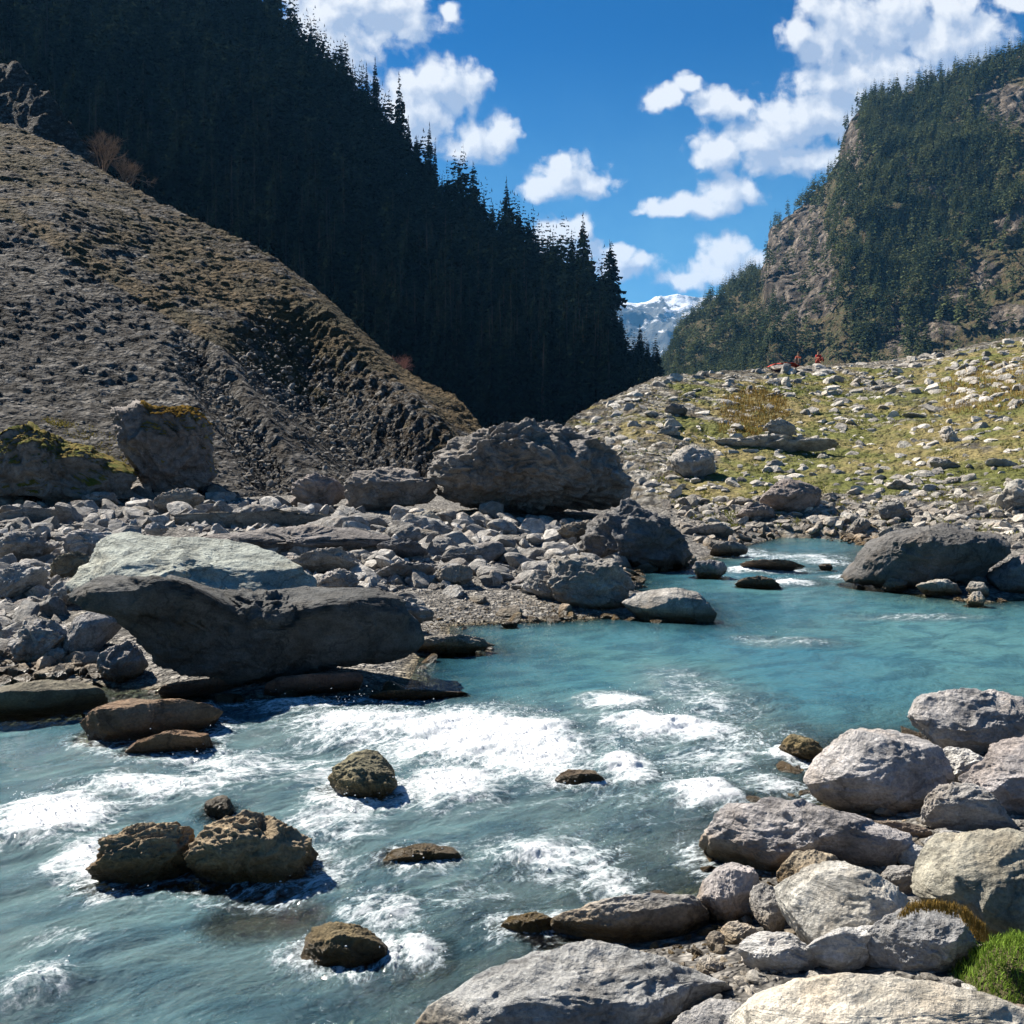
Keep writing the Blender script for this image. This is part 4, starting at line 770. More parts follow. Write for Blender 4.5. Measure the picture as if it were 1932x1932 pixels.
def singles(poly, n, lo, hi, label, group, seed, tints, power=2.2, cat='rock'):
    rs = np.random.RandomState(seed); x, y = sample(poly, n, rs); H = hit(x, y); s = lo * ((hi / lo) ** (rs.rand(n) ** power))
    for k in range(len(x)):
        if np.isnan(H[k]).any(): continue
        p = H[k]; r = s[k] / (PW * FL) * p[1] * .5
        if water_sd(np.array([p[0]]), np.array([p[1]]))[0] < -.1 and p[2] < .05: continue
        me = PROTO[rs.randint(len(PROTO))]; o = link('rock', me); o.location = (p[0], p[1] + r * .4, p[2] + r * .12)
        o.rotation_euler = (rs.normal() * .25, rs.normal() * .25, rs.uniform(0, 6.28)); o.scale = (r * rs.uniform(.9, 1.3), r * rs.uniform(.8, 1.1), r * rs.choice([rs.uniform(.35, .6), rs.uniform(.6, 1.15)]))
        t = tints[rs.randint(len(tints))]; f = rs.uniform(.85, 1.12); o.color = (t[0] * f, t[1] * f, t[2] * f, 1); tag(o, label, cat, group)
singles(LEFT_P, 125, 30, 110, 'angular grey rock lying loose in the rubble of the left bank', 'loose rocks in the left bank rubble', 21, [GREY, WARM, PALE, (.30, .28, .26), (.38, .35, .33)])
singles(MOUND_P, 72, 18, 62, 'grey rock lying loose in the grass of the hillside', 'loose grey rocks in the hillside grass', 22, [(.42, .39, .35), (.35, .33, .30), (.48, .45, .40)])
singles(FOOT_P, 34, 22, 60, 'shore rock lying below the hillside beside the upper river', 'shore rocks beside the upper river', 23, [(.33, .31, .28), (.29, .27, .25), (.38, .36, .32)])
_LP = [proto_rock(300 + k, 3, cut=.42, flat=.55, rough=.04) for k in range(8)]; _LP2 = [proto_rock(330 + k, 2, cut=.45, flat=.6, rough=.04) for k in range(8)]
def rubble(name, poly, n, lo, hi, seed, color, power=2.6, lowpoly=True, label=None, flatz=1.0, sink=.15, density=None, world=None, kind='stuff', mat=None):
    rs = np.random.RandomState(seed)
    if world is None: x, y = sample(poly, n, rs); H = hit(x, y)
    else: H = world
    if density is not None:
        k = rs.rand(len(H)) < density(x, y); H = H[k]
    H = H[~np.isnan(H).any(1)]; n = len(H)
    s = lo * ((hi / lo) ** (rs.rand(n) ** power)) / (PW * FL) * H[:, 1] * .5 if world is None else rs.uniform(lo, hi, n) * .5
    L = _LP2 if lowpoly else _LP; Vs, Fs, n0 = [], [], 0; kind_ = rs.randint(0, len(L), n); ang = rs.uniform(0, 6.28, n); tx = rs.normal(0, .35, n)
    for q in range(len(L)):
        k = np.where(kind_ == q)[0]
        if not len(k): continue
        P, F = L[q]; c, sn = np.cos(ang[k]), np.sin(ang[k]); sc3 = rs.uniform(.75, 1.25, (len(k), 3)); V = P[None] * sc3[:, None] * (1, 1, flatz)
        z = V[..., 2] * np.cos(tx[k])[:, None] + V[..., 0] * np.sin(tx[k])[:, None]; x_ = V[..., 0] * np.cos(tx[k])[:, None] - V[..., 2] * np.sin(tx[k])[:, None]
        X = x_ * c[:, None] - V[..., 1] * sn[:, None]; Y = x_ * sn[:, None] + V[..., 1] * c[:, None]
        V = np.stack([X, Y, z], -1) * s[k][:, None, None] + H[k][:, None, :] + np.array([0, 0, 1.]) * (s[k] * sink)[:, None, None]
        Vs.append(V.reshape(-1, 3)); Fs.append((F[None] + (np.arange(len(k)) * len(P))[:, None, None]).reshape(-1, 3) + n0); n0 += V.shape[0] * V.shape[1]
    o = link(name, mesh_np(name, np.concatenate(Vs), np.concatenate(Fs), [mat or RUBBLE], smooth=False)); o.color = (*color, 1); tag(o, label, kind=kind, cat='rubble')
    return o
rubble('bank_rubble', LEFT_P, 6500, 8, 84, 41, (.47, .448, .415), lowpoly=False, power=3.4, density=lambda x, y: 1.0 - .93 * inside([(700,1120),(900,1105),(1130,1140),(1175,1175),(1010,1190),(800,1215),(760,1190)], x, y), label='broken grey stones covering the left bank')
rubble('scree', SCREE_P, 24000, 3, 20, 42, (.225, .21, .19), label='loose stones of the steep left slope', power=3.4,
       density=lambda x, y: np.clip(.10 + .90 / (1 + np.exp((385 + .6 * x - y) / 30)), 0, 1) * np.where((x > 560) & (y < 560 + (x - 560) * .8), .75, 1))
rubble('hillside_rubble', MOUND_P, 11500, 4, 50, 43, (.56, .525, .465), flatz=.8, sink=.10, label='scattered pale stones in the hillside grass', power=3.0,
       density=lambda x, y: np.clip(.34 + .6 * (fbm(np.stack([x / 90, y / 45, 0 * x], 1), 4) > 0) + .6 * (y < 745) + .5 * (x < 1250), 0, 1))
rubble('shore_rubble', FOOT_P, 1500, 8, 42, 44, (.44, .40, .35), lowpoly=False, label='broken stones along the far shore')
rubble('near_rubble', NEAR_P, 1700, 12, 56, 45, (.50, .48, .44), lowpoly=False, label='small stones filling the gaps of the near bank')
BEACH = [(650,1135),(760,1120),(900,1115),(1130,1150),(1170,1168),(1010,1180),(860,1182),(800,1205),(770,1225),(690,1180)]
rubble('beach_pebbles', BEACH, 3200, 4, 9, 46, (.55, .52, .47), label='pale pebbles of the small beach')
# stones on the river bed
rs = np.random.RandomState(9); x = rs.uniform(-9, 12, 9000); y = rs.uniform(3.5, 24, 9000); sdv = water_sd(x, y); k = (sdv < .1) & (rs.rand(9000) < np.clip(1.2 + sdv * .35, .1, 1)); x, y = x[k][:2600], y[k][:2600]
rubble('river_bed_stones', None, 0, .08, .42, 47, (.30, .26, .165), world=np.stack([x, y, ground_h(x, y)], 1), lowpoly=False, label='brown stones on the bed of the shallow river', flatz=.7)
# ------------------------------------------------------------------ the river
m_, n_, o_ = material('spray_drops'); principled(n_, o_, (.55, .58, .6), .35); SPRAY = m_
def build_water():
    us = np.linspace(-1.25, 1.25, 1500); ys = np.exp(np.linspace(math.log(2.9), math.log(42), 900))
    U, Y = np.meshgrid(us, ys, indexing='ij'); X = U * Y; S = water_sd(X, Y)
    # bed depth, with every stone that reaches the water splatted onto a fine grid
    H = ground_h(X, Y); cell = .045; nx, ny = int(44 / cell), int(40 / cell); G = np.full((nx, ny), -9.0)
    for V in BOUL:
        i = ((V[:, 0] + 22) / cell).astype(int); j = ((V[:, 1] - 2) / cell).astype(int); k = (i >= 0) & (i < nx) & (j >= 0) & (j < ny); np.maximum.at(G, (i[k], j[k]), V[k, 2])
    for _ in range(2):
        Gm = G.copy()
        for dx in (-1, 0, 1):
            for dy in (-1, 0, 1): Gm = np.maximum(Gm, np.roll(np.roll(G, dx, 0), dy, 1) - .02)
        G = np.where(G < -5, Gm, G)
    for ax in (0, 1):       # soften the splat
        G = np.where(G > -5, G, -1.2); G = (np.roll(G, 1, ax) + 2 * G + np.roll(G, -1, ax)) / 4; G = (np.roll(G, 2, ax) + 2 * G + np.roll(G, -2, ax)) / 4
    def samp(A, X, Y): return A[np.clip(((X + 22) / cell).astype(int), 0, nx - 1), np.clip(((Y - 2) / cell).astype(int), 0, ny - 1)]
    B = np.maximum(H, samp(G, X, Y))
    # near-rock field for foam collars
    R = (G > .0).astype(float); k = np.ones(9) / 9
    for ax in (0, 1):
        for _ in range(2): R = sum(np.roll(R, d, ax) for d in range(-4, 5)) / 9
    Rn = samp(R, X, Y)
    FO = [(640,1440,760,90,.20),(1150,1580,260,110,.20),(120,1700,260,150,.10),(760,1640,300,90,.15),(420,1840,420,60,.10),(880,1400,210,60,1),(1000,1425,130,70,1),(700,1375,200,40,.85),(560,1338,130,22,.6),(850,1490,110,45,1),(1165,1330,70,20,.8),(1260,1375,150,26,.95),(1330,1335,120,60,.42),(1180,1455,60,34,.95),(1330,1505,85,26,1),(1455,1490,80,26,.65),
          (90,1550,130,50,1),(185,1610,80,45,.75),(300,1490,200,32,.7),(450,1455,150,40,.6),(620,1560,120,50,.55),(1100,1450,260,110,.40),(1050,1620,130,34,.75),(1150,1665,100,32,.62),(950,1620,80,44,.42),(785,1800,55,42,.8),(720,1720,90,46,.6),(880,1700,110,50,.42),
          (60,1870,90,50,.6),(150,1780,120,40,.35),(1400,1410,150,60,.42),(1490,1214,90,9,.42),(1420,1205,50,6,.34),(1480,1050,120,9,.6),(1430,1075,90,7,.8),(1470,1100,70,7,.9),(1560,1060,60,8,.55),(1600,1090,50,6,.6),(1400,1040,60,7,.5),(640,1460,160,50,.5),(1290,1290,90,34,.34),(400,1380,100,26,.4),(1730,1165,120,7,.4),(1350,1440,130,40,.5)]
    foam = np.zeros(X.shape); rapid = np.zeros(X.shape)
    for (cx, cy, rx, ry, st) in FO:
        wx, wy = P2W(cx, cy); ax = rx / (PW * FL) * wy; _, y1 = P2W(cx, cy + ry); _, y0 = P2W(cx, cy - ry); ay = (y0 - y1) / 2; wy = (y0 + y1) / 2
        d = np.sqrt(((X - wx) / ax) ** 2 + ((Y - wy) / ay) ** 2); foam = np.maximum(foam, st * np.clip(1.30 - .85 * d, 0, 1) ** 1.1)
        rapid = np.maximum(rapid, min(1, st + .1) * np.clip(1.45 - .85 * d, 0, 1))
    rapid = np.clip(rapid + .30 * np.clip((12 - Y) / 6, 0, 1), 0, 1); foam = np.maximum(foam, np.clip(Rn * 4, 0, 1) * np.clip(rapid + .12, 0, 1) * .75)
    c, s = math.cos(rad(38)), math.sin(rad(38)); A = X * c + Y * s; Bx = -X * s + Y * c
    P = np.stack([A.ravel() * .42, Bx.ravel() * 1.1, 0 * A.ravel()], 1)
    n1 = fbm(P * .9, 3).reshape(X.shape); n2 = fbm(P * 3.1 + 4, 4).reshape(X.shape); n3 = fbm(P * 9 + 8, 3, .6, True).reshape(X.shape)
    Z = n1 * (.02 + .13 * rapid) + n2 * (.010 + .075 * rapid) + (n3 - .1) * (.002 + .034 * np.clip(foam, 0, 1)) + .07 * np.clip(foam, 0, 1) * (Y < 20)
    Z = Z * np.clip(-S / .5 + .3, .1, 1)
    # drops thrown up by the strongest white water
    rs = np.random.RandomState(4); w = (np.clip(foam - .35, 0, 1) ** 1.5 * (Y < 22) * (S < -.3) * Y * Y).ravel(); k = rs.choice(X.size, 5200, p=w / w.sum()); x = X.ravel()[k] + rs.normal(size=5200) * .06; y = Y.ravel()[k] + rs.normal(size=5200) * .06
    rubble('spray', None, 0, .005, .019, 12, (.85, .87, .9), world=np.stack([x, y, Z.ravel()[k] + rs.exponential(.035, 5200)], 1), label='white drops of spray above the rapids', mat=SPRAY)
    V = np.stack([X, Y, Z], -1).reshape(-1, 3); F = grid_faces(len(us), len(ys)); keep = (S.ravel() < .9)[F].any(1); F = F[keep]
    V, F, at = compact(V, F, {'depth': (Z - B).ravel(), 'foam': foam.ravel(), 'rapid': rapid.ravel()})
    o = link('water', mesh_np('water', V, F, [WATER], attrs=at)); tag(o, kind='structure')
build_water()

# ------------------------------------------------------------------ trees
def conifer_mesh(seed, h=1.0, layers=34, per=7, width=.135, quads=2):
    """crown of drooping boughs, each a few ragged sprays; unit height"""
    rs = np.random.RandomState(seed); V, F = [], []
    base = rs.uniform(.10, .26); lean = rs.normal(0, .012, 2)
    prof = rs.uniform(.8, 1.25)
    for L in range(layers):
        t = (L + rs.rand() * .6) / layers; z = base + (1 - base) * t
        if rs.rand() < .06: continue
        r = width * ((1 - t) ** prof * .93 + .035) * rs.uniform(.72, 1.18) * (min(1, .55 + t * 3))
        for k in range(per if t < .85 else 4):
            if rs.rand() < .13: continue
            a = rs.uniform(0, 6.283); rr = r * rs.uniform(.65, 1.2); d = np.array([math.cos(a), math.sin(a)]); s = np.array([-d[1], d[0]]); w = rr * rs.uniform(.22, .38); droop = rr * rs.uniform(.25, .65)
            for q in range(quads):
                a0, a1 = (q / quads) * .9 + .03, (q + 1) / quads; p0 = np.append(d * rr * a0 + lean * z, z - droop * a0 ** 1.4 + rs.normal() * .004); p1 = np.append(d * rr * a1 + lean * z, z - droop * a1 ** 1.4)
                ww = w * (1.1 - .5 * q / quads); j = rs.normal(0, .15, 4); i0 = len(V)
                V += [p0 + np.append(s * ww * .55, -ww * .25), p0 - np.append(s * ww * (.55 + j[0] * .3), ww * .15), p1 - np.append(s * ww * (.6 + j[1]), ww * (.7 + j[2])), p1 + np.append(d * ww * .6, .01), p1 + np.append(s * ww * (.6 + j[3]), -ww * .6)]
                F += [(i0, i0 + 1, i0 + 2), (i0, i0 + 2, i0 + 3), (i0, i0 + 3, i0 + 4)]
    z0 = len(V); V += [np.array([.006, 0, .985]), np.array([-.005, .004, .985]), np.array([0, 0, 1.03])]; F.append((z0, z0 + 1, z0 + 2))
    return np.array(V), np.array(F)
def trunk_mesh(seed):
    rs = np.random.RandomState(seed); V, F = [], []; n = 6
    for k, (z, r) in enumerate(((-.12, .017), (0, .0135), (.3, .0105), (.6, .0065), (.85, .003), (1.0, .001))):
        for i in range(n): a = i / n * 6.283; V.append((r * math.cos(a) + .003 * math.sin(z * 9 + seed), r * math.sin(a), z))
    for k in range(5):
        for i in range(n): j = (i + 1) % n; F.append((k * n + i, k * n + j, (k + 1) * n + j, (k + 1) * n + i))
    for _ in range(14):     # dead snags under the crown
        z = rs.uniform(.08, .5); a = rs.uniform(0, 6.28); l = rs.uniform(.02, .06); i0 = len(V); d = (math.cos(a), math.sin(a))
        V += [(0, 0, z + .003), (0, 0, z - .003), (d[0] * l, d[1] * l, z - l * .4), (d[0] * l, d[1] * l, z - l * .38)]; F.append((i0, i0 + 1, i0 + 2, i0 + 3))
    return np.array(V), np.array(F)
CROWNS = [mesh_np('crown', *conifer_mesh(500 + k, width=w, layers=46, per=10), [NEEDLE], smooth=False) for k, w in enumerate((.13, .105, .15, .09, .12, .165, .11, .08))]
TRUNKS = [mesh_np('trunk', *trunk_mesh(600 + k), [BARK]) for k in range(3)]
def place_tree(rs, p, h, label, group, wide=1.0):
    r = bpy.data.objects.new('conifer_tree', None); col.objects.link(r); r.location = p; r.rotation_euler = (rs.normal() * .02, rs.normal() * .02, rs.uniform(0, 6.28)); r.scale = (h * wide, h * wide, h); tag(r, label, 'tree', group)
    r.empty_display_size = .1
    link('crown', CROWNS[rs.randint(len(CROWNS))], r); link('trunk', TRUNKS[rs.randint(3)], r)
def merged_trees(name, P, Hh, mat, seed, label, protos, wide=1.0):
    rs = np.random.RandomState(seed); Vs, Fs, n0 = [], [], 0; kd = rs.randint(0, len(protos), len(P)); an = rs.uniform(0, 6.28, len(P))
    for q, (V, F) in enumerate(protos):
        k = np.where(kd == q)[0]
        if not len(k): continue
        c, s = np.cos(an[k])[:, None], np.sin(an[k])[:, None]; w = (Hh[k] * wide * rs.uniform(.8, 1.3, len(k)))[:, None]
        X = (V[:, 0] * c - V[:, 1] * s) * w; Y = (V[:, 0] * s + V[:, 1] * c) * w; Z = V[:, 2][None] * Hh[k][:, None]
        A = np.stack([X, Y, Z], -1) + P[k][:, None]; Vs.append(A.reshape(-1, 3)); Fs.append((F[None] + (np.arange(len(k)) * len(V))[:, None, None]).reshape(-1, 3) + n0); n0 += len(k) * len(V)
    o = link(name, mesh_np(name, np.concatenate(Vs), np.concatenate(Fs), [mat], smooth=False)); tag(o, label, 'forest', kind='stuff')
def lf_points(LF, n, u0, u1, t0, t1, rs):
    u = rs.uniform(u0, u1, n); t = rs.uniform(t0, t1, n); D, F, _ = LF.par(u); y = F + t * (D - F); keep = rs.rand(n) < y / D.max(); u, y, t = u[keep], y[keep], t[keep]
    x = u * y; return np.stack([x, y, LF.h(x, y)], 1), t
def build_trees():
    rs = np.random.RandomState(77)
    # skyline row
    u = -.26; uend = float(ray_uv(1246, 700)[0]); uniq = 0
    while u < uend:
        D, F, z = (float(a) for a in FOREST.par(np.array(u))); off = rs.uniform(-9, 3); y = D + off; x = u * y
        zz = float(FOREST.h(np.array([x]), np.array([y]))[0]); h = rs.choice([rs.uniform(15, 22), rs.uniform(22, 30), rs.uniform(30, 39)], p=[.35, .4, .25])
        px = to_px(np.array([x, y, zz]))[0]
        if px > 1160: h = rs.uniform(13, 22); u += rs.uniform(1, 5) / D
        place_tree(rs, (x, y, zz - .5), h, 'dark slim conifer on the skyline of the left mountain', 'conifers along the left skyline', rs.uniform(.85, 1.3)); u += rs.uniform(2.0, 5.6) / D; uniq += 1
    P, t = lf_points(FOREST, 9000, -.62, .19, .02, .985, rs); h = rs.uniform(13, 34, len(P)) ; px = to_px(P); top = to_px(P + np.array([0, 0, 1.]) * h[:, None])
    # those the scree slope hides wholly are left out
    sx = np.array([p[0] for p in ((-200,200,0),(0,234,0),(120,278,0),(300,385,0),(520,486,0),(640,592,0),(760,698,0),(860,750,0),(912,812,0),(1072,796,0),(1200,732,0),(1262,710,0),(2000,640,0))], float); sy = np.array([200,234,278,385,486,592,698,750,812,796,732,710,640], float)
    vis = top[:, 1] < np.interp(top[:, 0], sx, sy); vis &= (px[:, 0] < 1244); P, h, px = P[vis], h[vis], px[vis]; h = np.where(px[:, 0] > 1150, h * .55, h)
    k = rs.permutation(len(P))[:3000]; P, h, px = P[k], h[k], px[k]
    on = (px[:, 0] > 0) & (px[:, 0] < PW) & (px[:, 1] > 30); sz = h / P[:, 1] * on; order = np.argsort(-sz); one = order[:max(0, 298 - uniq)]; rest = order[len(one):]
    for i in one: place_tree(rs, tuple(P[i] - (0, 0, .5)), h[i], 'dark conifer in the shaded forest of the left mountain', 'conifers in the shaded forest', rs.uniform(.9, 1.35))
    low = [conifer_mesh(700 + k, layers=18, per=6, width=.14, quads=1) for k in range(6)]
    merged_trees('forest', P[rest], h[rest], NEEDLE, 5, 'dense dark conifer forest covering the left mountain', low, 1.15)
    # wood across the valley
    P, t = lf_points(CLIFF, 22000, .12, .60, .03, 1.0, rs); px = to_px(P)
    den = 1.5 * fbm(P * (.007, .007, .009), 5, .6) + .16 - .30 * np.clip((px[:, 0] - 1750) / 180, 0, 1) - 1.1 * np.clip(build_land.cliff_zone(px) * 1.2, 0, 1); k = rs.rand(len(P)) < np.clip(.52 + den * 1.7, .06, 1); P = P[k]
    h = rs.uniform(10, 25, len(P))
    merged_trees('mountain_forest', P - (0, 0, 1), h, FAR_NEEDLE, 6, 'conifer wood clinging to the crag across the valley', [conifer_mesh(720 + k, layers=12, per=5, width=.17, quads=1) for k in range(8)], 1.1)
    u = np.sort(rs.uniform(.15, .55, 150)); D, F, _ = CLIFF.par(u); y = D - rs.uniform(2, 14, 150); x = u * y; pp = np.stack([x, y, CLIFF.h(x, y)], 1)
    merged_trees('crest_forest', pp - (0, 0, 1), rs.uniform(10, 24, 150), FAR_NEEDLE, 8, 'conifers fringing the crest of the crag', [conifer_mesh(740 + k, layers=14, per=6, width=.15, quads=1) for k in range(5)])
build_trees()

# ------------------------------------------------------------------ shrubs, grass
def branching(name, loc, h, seed, mat, label, cat='shrub', spread=.8, levels=4, tips=True):
    rs = np.random.RandomState(seed); V, F = [], []
    def stick(a, b, r0, r1):
        d = b - a; n = np.linalg.norm(d); d = d / (n + 1e-9); s = np.cross(d, [0.3, .9, .1]); s /= np.linalg.norm(s); t = np.cross(d, s); i = len(V)
        for p, r in ((a, r0), (b, r1)):
            for k in range(3): an = k * 2.094; V.append(p + (s * math.cos(an) + t * math.sin(an)) * r)
        for k in range(3): j = (k + 1) % 3; F.append((i + k, i + j, i + 3 + j, i + 3 + k))
    def grow(p, d, l, r, lev):
        q = p + d * l; stick(p, q, r, r * .6)
        if lev == 0: return
        for _ in range(rs.randint(3, 6)):
            nd = d + rs.normal(0, spread * .55, 3); nd[2] += .12; nd /= np.linalg.norm(nd); grow(p + d * l * rs.uniform(.45, 1), nd, l * rs.uniform(.55, .8), r * .5, lev - 1)
    o_ = bpy.data.objects.new(name, None); col.objects.link(o_); o_.location = loc; tag(o_, label, cat)
    for _ in range(5):
        d = rs.normal(0, spread * .45, 3); d[2] = 1; d /= np.linalg.norm(d); grow(np.zeros(3), d, h * .33, h * .014, levels)
    k = 5 * 0; Fn = np.array(F); Vn = np.array(V); link('branches', mesh_np('branches', Vn, Fn, [mat], smooth=False), o_)
    return o_
def on_land(px, py):
    for k in range(30):
        p = hit([px], [py + k * 1.5])[0]
        if not np.isnan(p).any() and p[1] < 100: return p
    return p
def shrub_at(px, py, hpx, seed, mat, label, depth=None, **kw):
    p = on_land(px, py) if depth is None else None
    if p is None or np.isnan(p).any():
        u, v = ray_uv(px, py); p = np.array([u * depth, depth, CAMZ + v * depth])
    branching(kw.pop('name', 'bare_shrub'), tuple(p - (0, 0, .3)), hpx / (PW * FL) * p[1], seed, mat, label, **kw)
shrub_at(195, 325, 105, 1, TWIG, 'grey leafless shrub on the ridge of the scree slope', 96, spread=.9)
shrub_at(240, 350, 85, 2, TWIG, 'tan leafless shrub just below the grey one on the scree ridge', 93, spread=.9)
shrub_at(752, 700, 60, 3, PINKTWIG, 'reddish bare shrub low on the scree ridge', 66, spread=1.0)

def blades(name, poly, n, hpx, seed, mat, label, kind='stuff', wpx=.14, world=None, cat='grass', curl=.5, dens=None, per=1, spread=0.0):
    rs = np.random.RandomState(seed); x, y = sample(poly, n, rs)
    if dens is not None: k = rs.rand(len(x)) < dens(x, y); x, y = x[k], y[k]
    H = hit(x, y) if world is None else world(x, y); H = H[~np.isnan(H).any(1)]
    H = np.repeat(H, per, 0); s = hpx / (PW * FL) * H[:, 1]; H = H + rs.normal(size=H.shape) * (spread * s)[:, None] * (1, 1, .0); n = len(H); h = s * rs.uniform(.5, 1.25, n); a = rs.uniform(0, 6.28, n); b = rs.uniform(0, 6.28, n); w = h * wpx * rs.uniform(.6, 1.3, n); c = curl * h * rs.uniform(.2, 1.3, n)
    sx, sy = np.cos(a) * w, np.sin(a) * w; dx, dy = np.cos(b) * c, np.sin(b) * c; Z = np.zeros(n)
    V = np.stack([H + np.stack([-sx, -sy, Z - .1 * h], 1), H + np.stack([sx, sy, Z - .1 * h], 1), H + np.stack([dx * .4 + sx * .7, dy * .4 + sy * .7, .6 * h], 1), H + np.stack([dx * .4 - sx * .7, dy * .4 - sy * .7, .6 * h], 1), H + np.stack([dx, dy, h], 1)], 1).reshape(-1, 3)
    i = np.arange(n)[:, None] * 5; F = np.concatenate([i + [0, 1, 2], i + [0, 2, 3], i + [3, 2, 4]])
    o = link(name, mesh_np(name, V, F, [mat], smooth=False)); tag(o, label, cat, kind=kind); return o
blades('meadow_grass', MOUND_P, 14000, 6, 51, MEADOW, 'green and ochre tufts between the hillside stones', wpx=.16, per=9, spread=.5, dens=lambda x, y: np.clip(.15 + 1.2 * (fbm(np.stack([x / 70, y / 30, 0 * x + 3], 1), 4) + .12), 0, 1) * (y > 720))
blades('golden_grass', [(1360,760),(1420,735),(1480,750),(1490,790),(1420,835),(1355,820)], 1500, 11, 52, DRYGRASS, 'patch of golden grass on the left of the hillside', wpx=.06, per=3, spread=.25)
blades('golden_grass', [(1770,720),(1850,690),(1960,680),(1960,760),(1880,790),(1780,780)], 1700, 10, 53, DRYGRASS, 'patch of golden grass near the right edge of the hillside', wpx=.06, per=3, spread=.25)
blades('mossy_turf', R4((170,315),(280,320),(500,372),(620,432),(700,482),(740,600),(600,575),(450,470),(300,390)), 1500, 5, 54, foliage_material('yellowed_turf', (.17, .15, .04), (.28, .22, .07), False), 'yellow-green turf between the mossy boulder and the tall block', wpx=.2, per=4, spread=.6)

# grass corner beside the cream ledge, on a small mound of turf
def turf_mound():
    poly = R8((1600,1215),(1700,1125),(1800,1068),(1932,1010),(2150,960),(2200,1215)); us = [p for p in poly]
    c = hit([1900], [1885])[0]; rx, ry = .40, .34; n = 60; V = []
    for i in range(n):
        for j in range(n):
            x = (i / (n - 1) * 2 - 1); y = (j / (n - 1) * 2 - 1); r = math.hypot(x, y); V.append((c[0] + .20 + x * rx, c[1] + .12 + y * ry, 0)); V[-1] = (V[-1][0], V[-1][1], c[2] - .12 + .30 * max(0, 1 - r * r) ** .8)
    V = np.array(V); V[:, 2] += .02 * fbm(V * 9, 3); m, nn, out = material('soil'); principled(nn, out, (.07, .06, .03), .95)
    o = link('turf', mesh_np('turf', V, grid_faces(n, n), [m])); tag(o, kind='structure'); 
    rs = np.random.RandomState(3); k = rs.randint(0, len(V), 15000); B = V[k] + rs.normal(size=(15000, 3)) * (.012, .012, 0); B = B[B[:, 2] > c[2] - .10]
    blades('green_grass', [(0, 0), (1, 0), (1, 1), (0, 1)], len(B), 14, 60, GRASS_M, 'bright green grass in the bottom right corner', wpx=.07, world=lambda x, y: B[:len(x)] if len(x) <= len(B) else B, curl=.8)
turf_mound()
blades('dry_tuft', R8((1450,960),(1500,905),(1600,895),(1700,915),(1780,985),(1800,1045),(1760,1040),(1700,960),(1600,925),(1520,930)), 500, 11, 61, DRYGRASS, 'dry brown grass fringe on the tan crusted stone', wpx=.08, per=3, spread=.3,
       world=lambda x, y: (lambda u, v, d: np.stack([u * d, d, CAMZ + v * d], 1))(*ray_uv(x, y), 4.35 + 0 * x))

# ------------------------------------------------------------------ people resting on the crest
def person(px, py, hpx, seed, shirt, trousers, label, pose):
    p = on_land(px, py + 3); d = p[1]; H = hpx / (PW * FL) * d; s = H / 1.0
    root = bpy.data.objects.new('person', None); col.objects.link(root); p = p + np.array([0, -1.2, 0.]); root.location = p + (0, 0, .26); root.scale = (s,) * 3; tag(root, label, 'person', 'people on the hillside crest')
    def skin(name, J, E, R, mat, parent):
        me = bpy.data.meshes.new(name); me.from_pydata(J, E, []); o = link(name, me, parent); md = o.modifiers.new('skin', 'SKIN'); sv = me.skin_vertices[0].data if me.skin_vertices else None
        if not me.skin_vertices:
            bm = bmesh.new(); bm.from_mesh(me); bm.verts.layers.skin.verify(); bm.to_mesh(me); bm.free(); sv = me.skin_vertices[0].data
        for i, r in enumerate(R): sv[i].radius = (r, r)
        sv[0].use_root = True; o.modifiers.new('sub', 'SUBSURF').levels = 1; o.modifiers['sub'].render_levels = 1
        me.materials.append(mat); return o
    def cm(nm, c): m, n, o_ = material(nm); principled(n, o_, c, .8); return m
    sk = cm('skin', (.38, .22, .14)); sh = cm('cloth', shirt); tr = cm('trousers', trousers); hr = cm('hair', (.02, .015, .01))
    # seated: hips, spine, neck, head; arms on the knees; knees drawn up
    J = [(0, 0, .10), (0, .02, .28), (0, 0, .50), (0, -.01, .62), (0, -.03, .76), (-.17, -.01, .52), (-.22, -.12, .34), (-.13, -.32, .36), (.17, -.01, .52), (.22, -.12, .34), (.13, -.32, .36),
         (-.10, -.02, .10), (-.14, -.38, .34), (-.13, -.46, .02), (-.13, -.60, .01), (.10, -.02, .10), (.14, -.38, .34), (.13, -.46, .02), (.13, -.60, .01), (0, -.03, .84)]
    E = [(0, 1), (1, 2), (2, 3), (3, 4), (4, 19), (2, 5), (5, 6), (6, 7), (2, 8), (8, 9), (9, 10), (0, 11), (11, 12), (12, 13), (13, 14), (0, 15), (15, 16), (16, 17), (17, 18)]
    R = [.13, .13, .13, .055, .095, .06, .045, .035, .06, .045, .035, .09, .07, .045, .035, .09, .07, .045, .035, .085]
    skin('body', J, E, R, sk, root)
    skin('shirt', [J[0], J[1], J[2], J[5], J[6], J[8], J[9]], [(0, 1), (1, 2), (2, 3), (3, 4), (2, 5), (5, 6)], [.155, .15, .15, .085, .065, .085, .065], sh, root)
    skin('trousers', [J[0], J[11], J[12], J[13], J[15], J[16], J[17]], [(0, 1), (1, 2), (2, 3), (0, 4), (4, 5), (5, 6)], [.15, .11, .09, .06, .11, .09, .06], tr, root)
    V, F = ico(3); V2 = V * (.105, .11, .10) + (0, .0, .86); V2[:, 1] += .02; link('hair', mesh_np('hair', V2, F, [hr]), root)
    root.rotation_euler = (0, 0, pose)
person(1534, 685, 25, 1, (.42, .025, .02), (.20, .03, .02), 'person in red clothes sitting on the hillside crest', .3)
person(1497, 683, 22, 2, (.45, .10, .05), (.12, .10, .09), 'person in an orange top sitting left of the one in red', -.5)
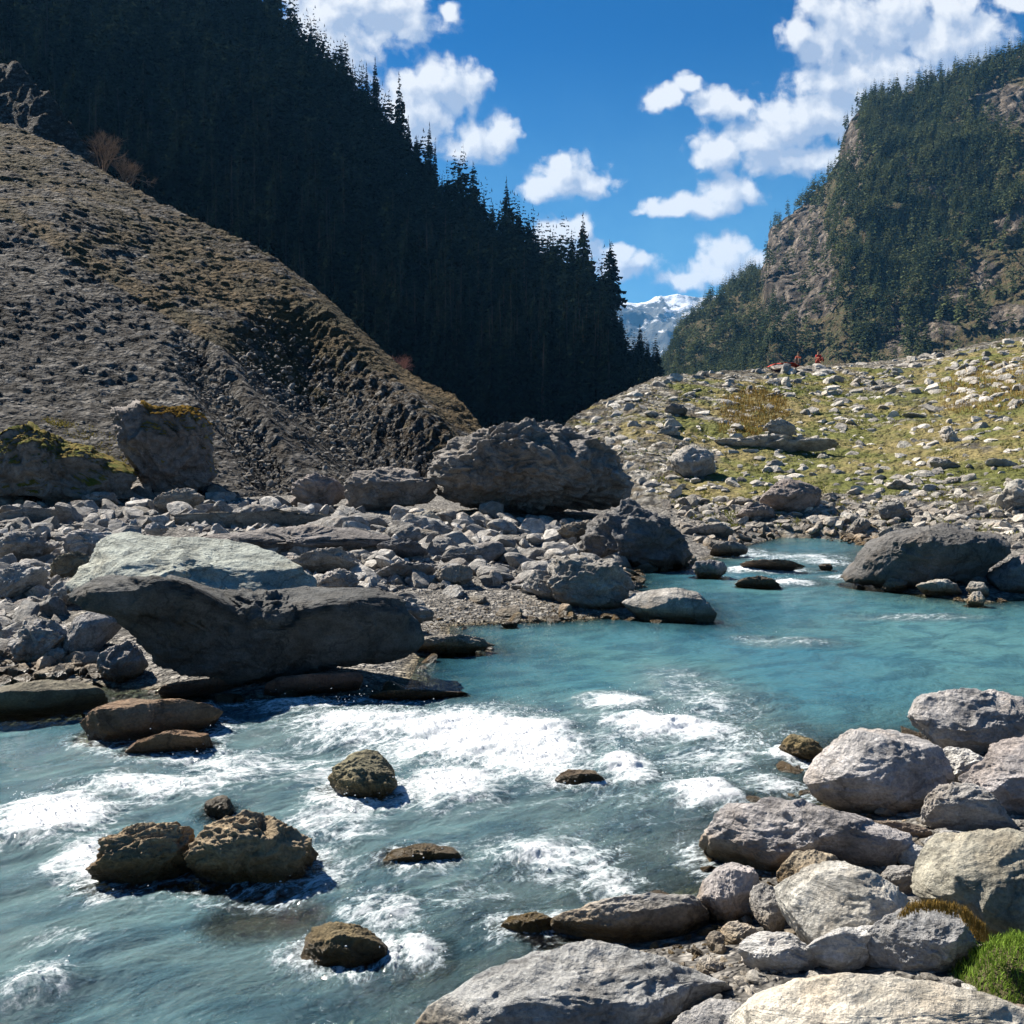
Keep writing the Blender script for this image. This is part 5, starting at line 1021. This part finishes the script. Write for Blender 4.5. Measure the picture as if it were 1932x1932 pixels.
def blanket():
    p = on_land(1468, 690); n = 24; x = np.linspace(-1, 1, n); X, Y = np.meshgrid(x, x, indexing='ij'); V = np.stack([p[0] + X * .95, p[1] - 1.4 + Y * .6, p[2] + .30 + 0 * X], -1).reshape(-1, 3)
    V[:, 2] += .12 * fbm(V * 2.2, 4) - .2 * np.abs(X.ravel()) ** 3; m, nn, out = material('red_cloth'); principled(nn, out, (.45, .06, .04), .9)
    o = link('red_blanket', mesh_np('red_blanket', V, grid_faces(n, n), [m])); o.modifiers.new('thick', 'SOLIDIFY').thickness = .03; tag(o, 'red blanket spread over rocks beside the seated people', 'blanket')
blanket()
def pole(px, py, hpx, label):
    p = on_land(px, py); p = p + np.array([0, -1.0, .1]); h = hpx / (PW * FL) * p[1]; V, F = trunk_mesh(3); V = V[:36]; F = F[:30]; r = .045
    me = mesh_np('pole', np.stack([V[:, 0] * 3.2, V[:, 1] * 3.2, V[:, 2]], 1) * (1, 1, h), F, [BARK]); o = link('wooden_pole', me, loc=p); tag(o, label, 'pole')
pole(1771, 668, 42, 'thin wooden pole standing upright on the hillside crest')

# ------------------------------------------------------------------ haze
def build_haze():
    x, y0, y1, z0, z1 = 8000, -800, 9600, -40, 1350
    V = np.array([(a, b, c) for a in (-x, x) for b in (y0, y1) for c in (z0, z1)], float); F = np.array([(0, 1, 3, 2), (4, 6, 7, 5), (0, 4, 5, 1), (2, 3, 7, 6), (0, 2, 6, 4), (1, 5, 7, 3)])
    m = bpy.data.materials.new('haze'); m.use_nodes = True; m.node_tree.nodes.clear(); n = NT(m.node_tree); out = n.add('ShaderNodeOutputMaterial'); v = n.add('ShaderNodeVolumePrincipled')
    v.inputs['Color'].default_value = (.16, .50, 1.0, 1); v.inputs['Density'].default_value = 4.6e-5; v.inputs['Anisotropy'].default_value = .1; n.l.new(v.outputs[0], out.inputs['Volume'])
    o = link('haze', mesh_np('haze', V, F, [m], smooth=False)); tag(o, kind='stuff')
build_haze()
print('objects', len(sc.objects))
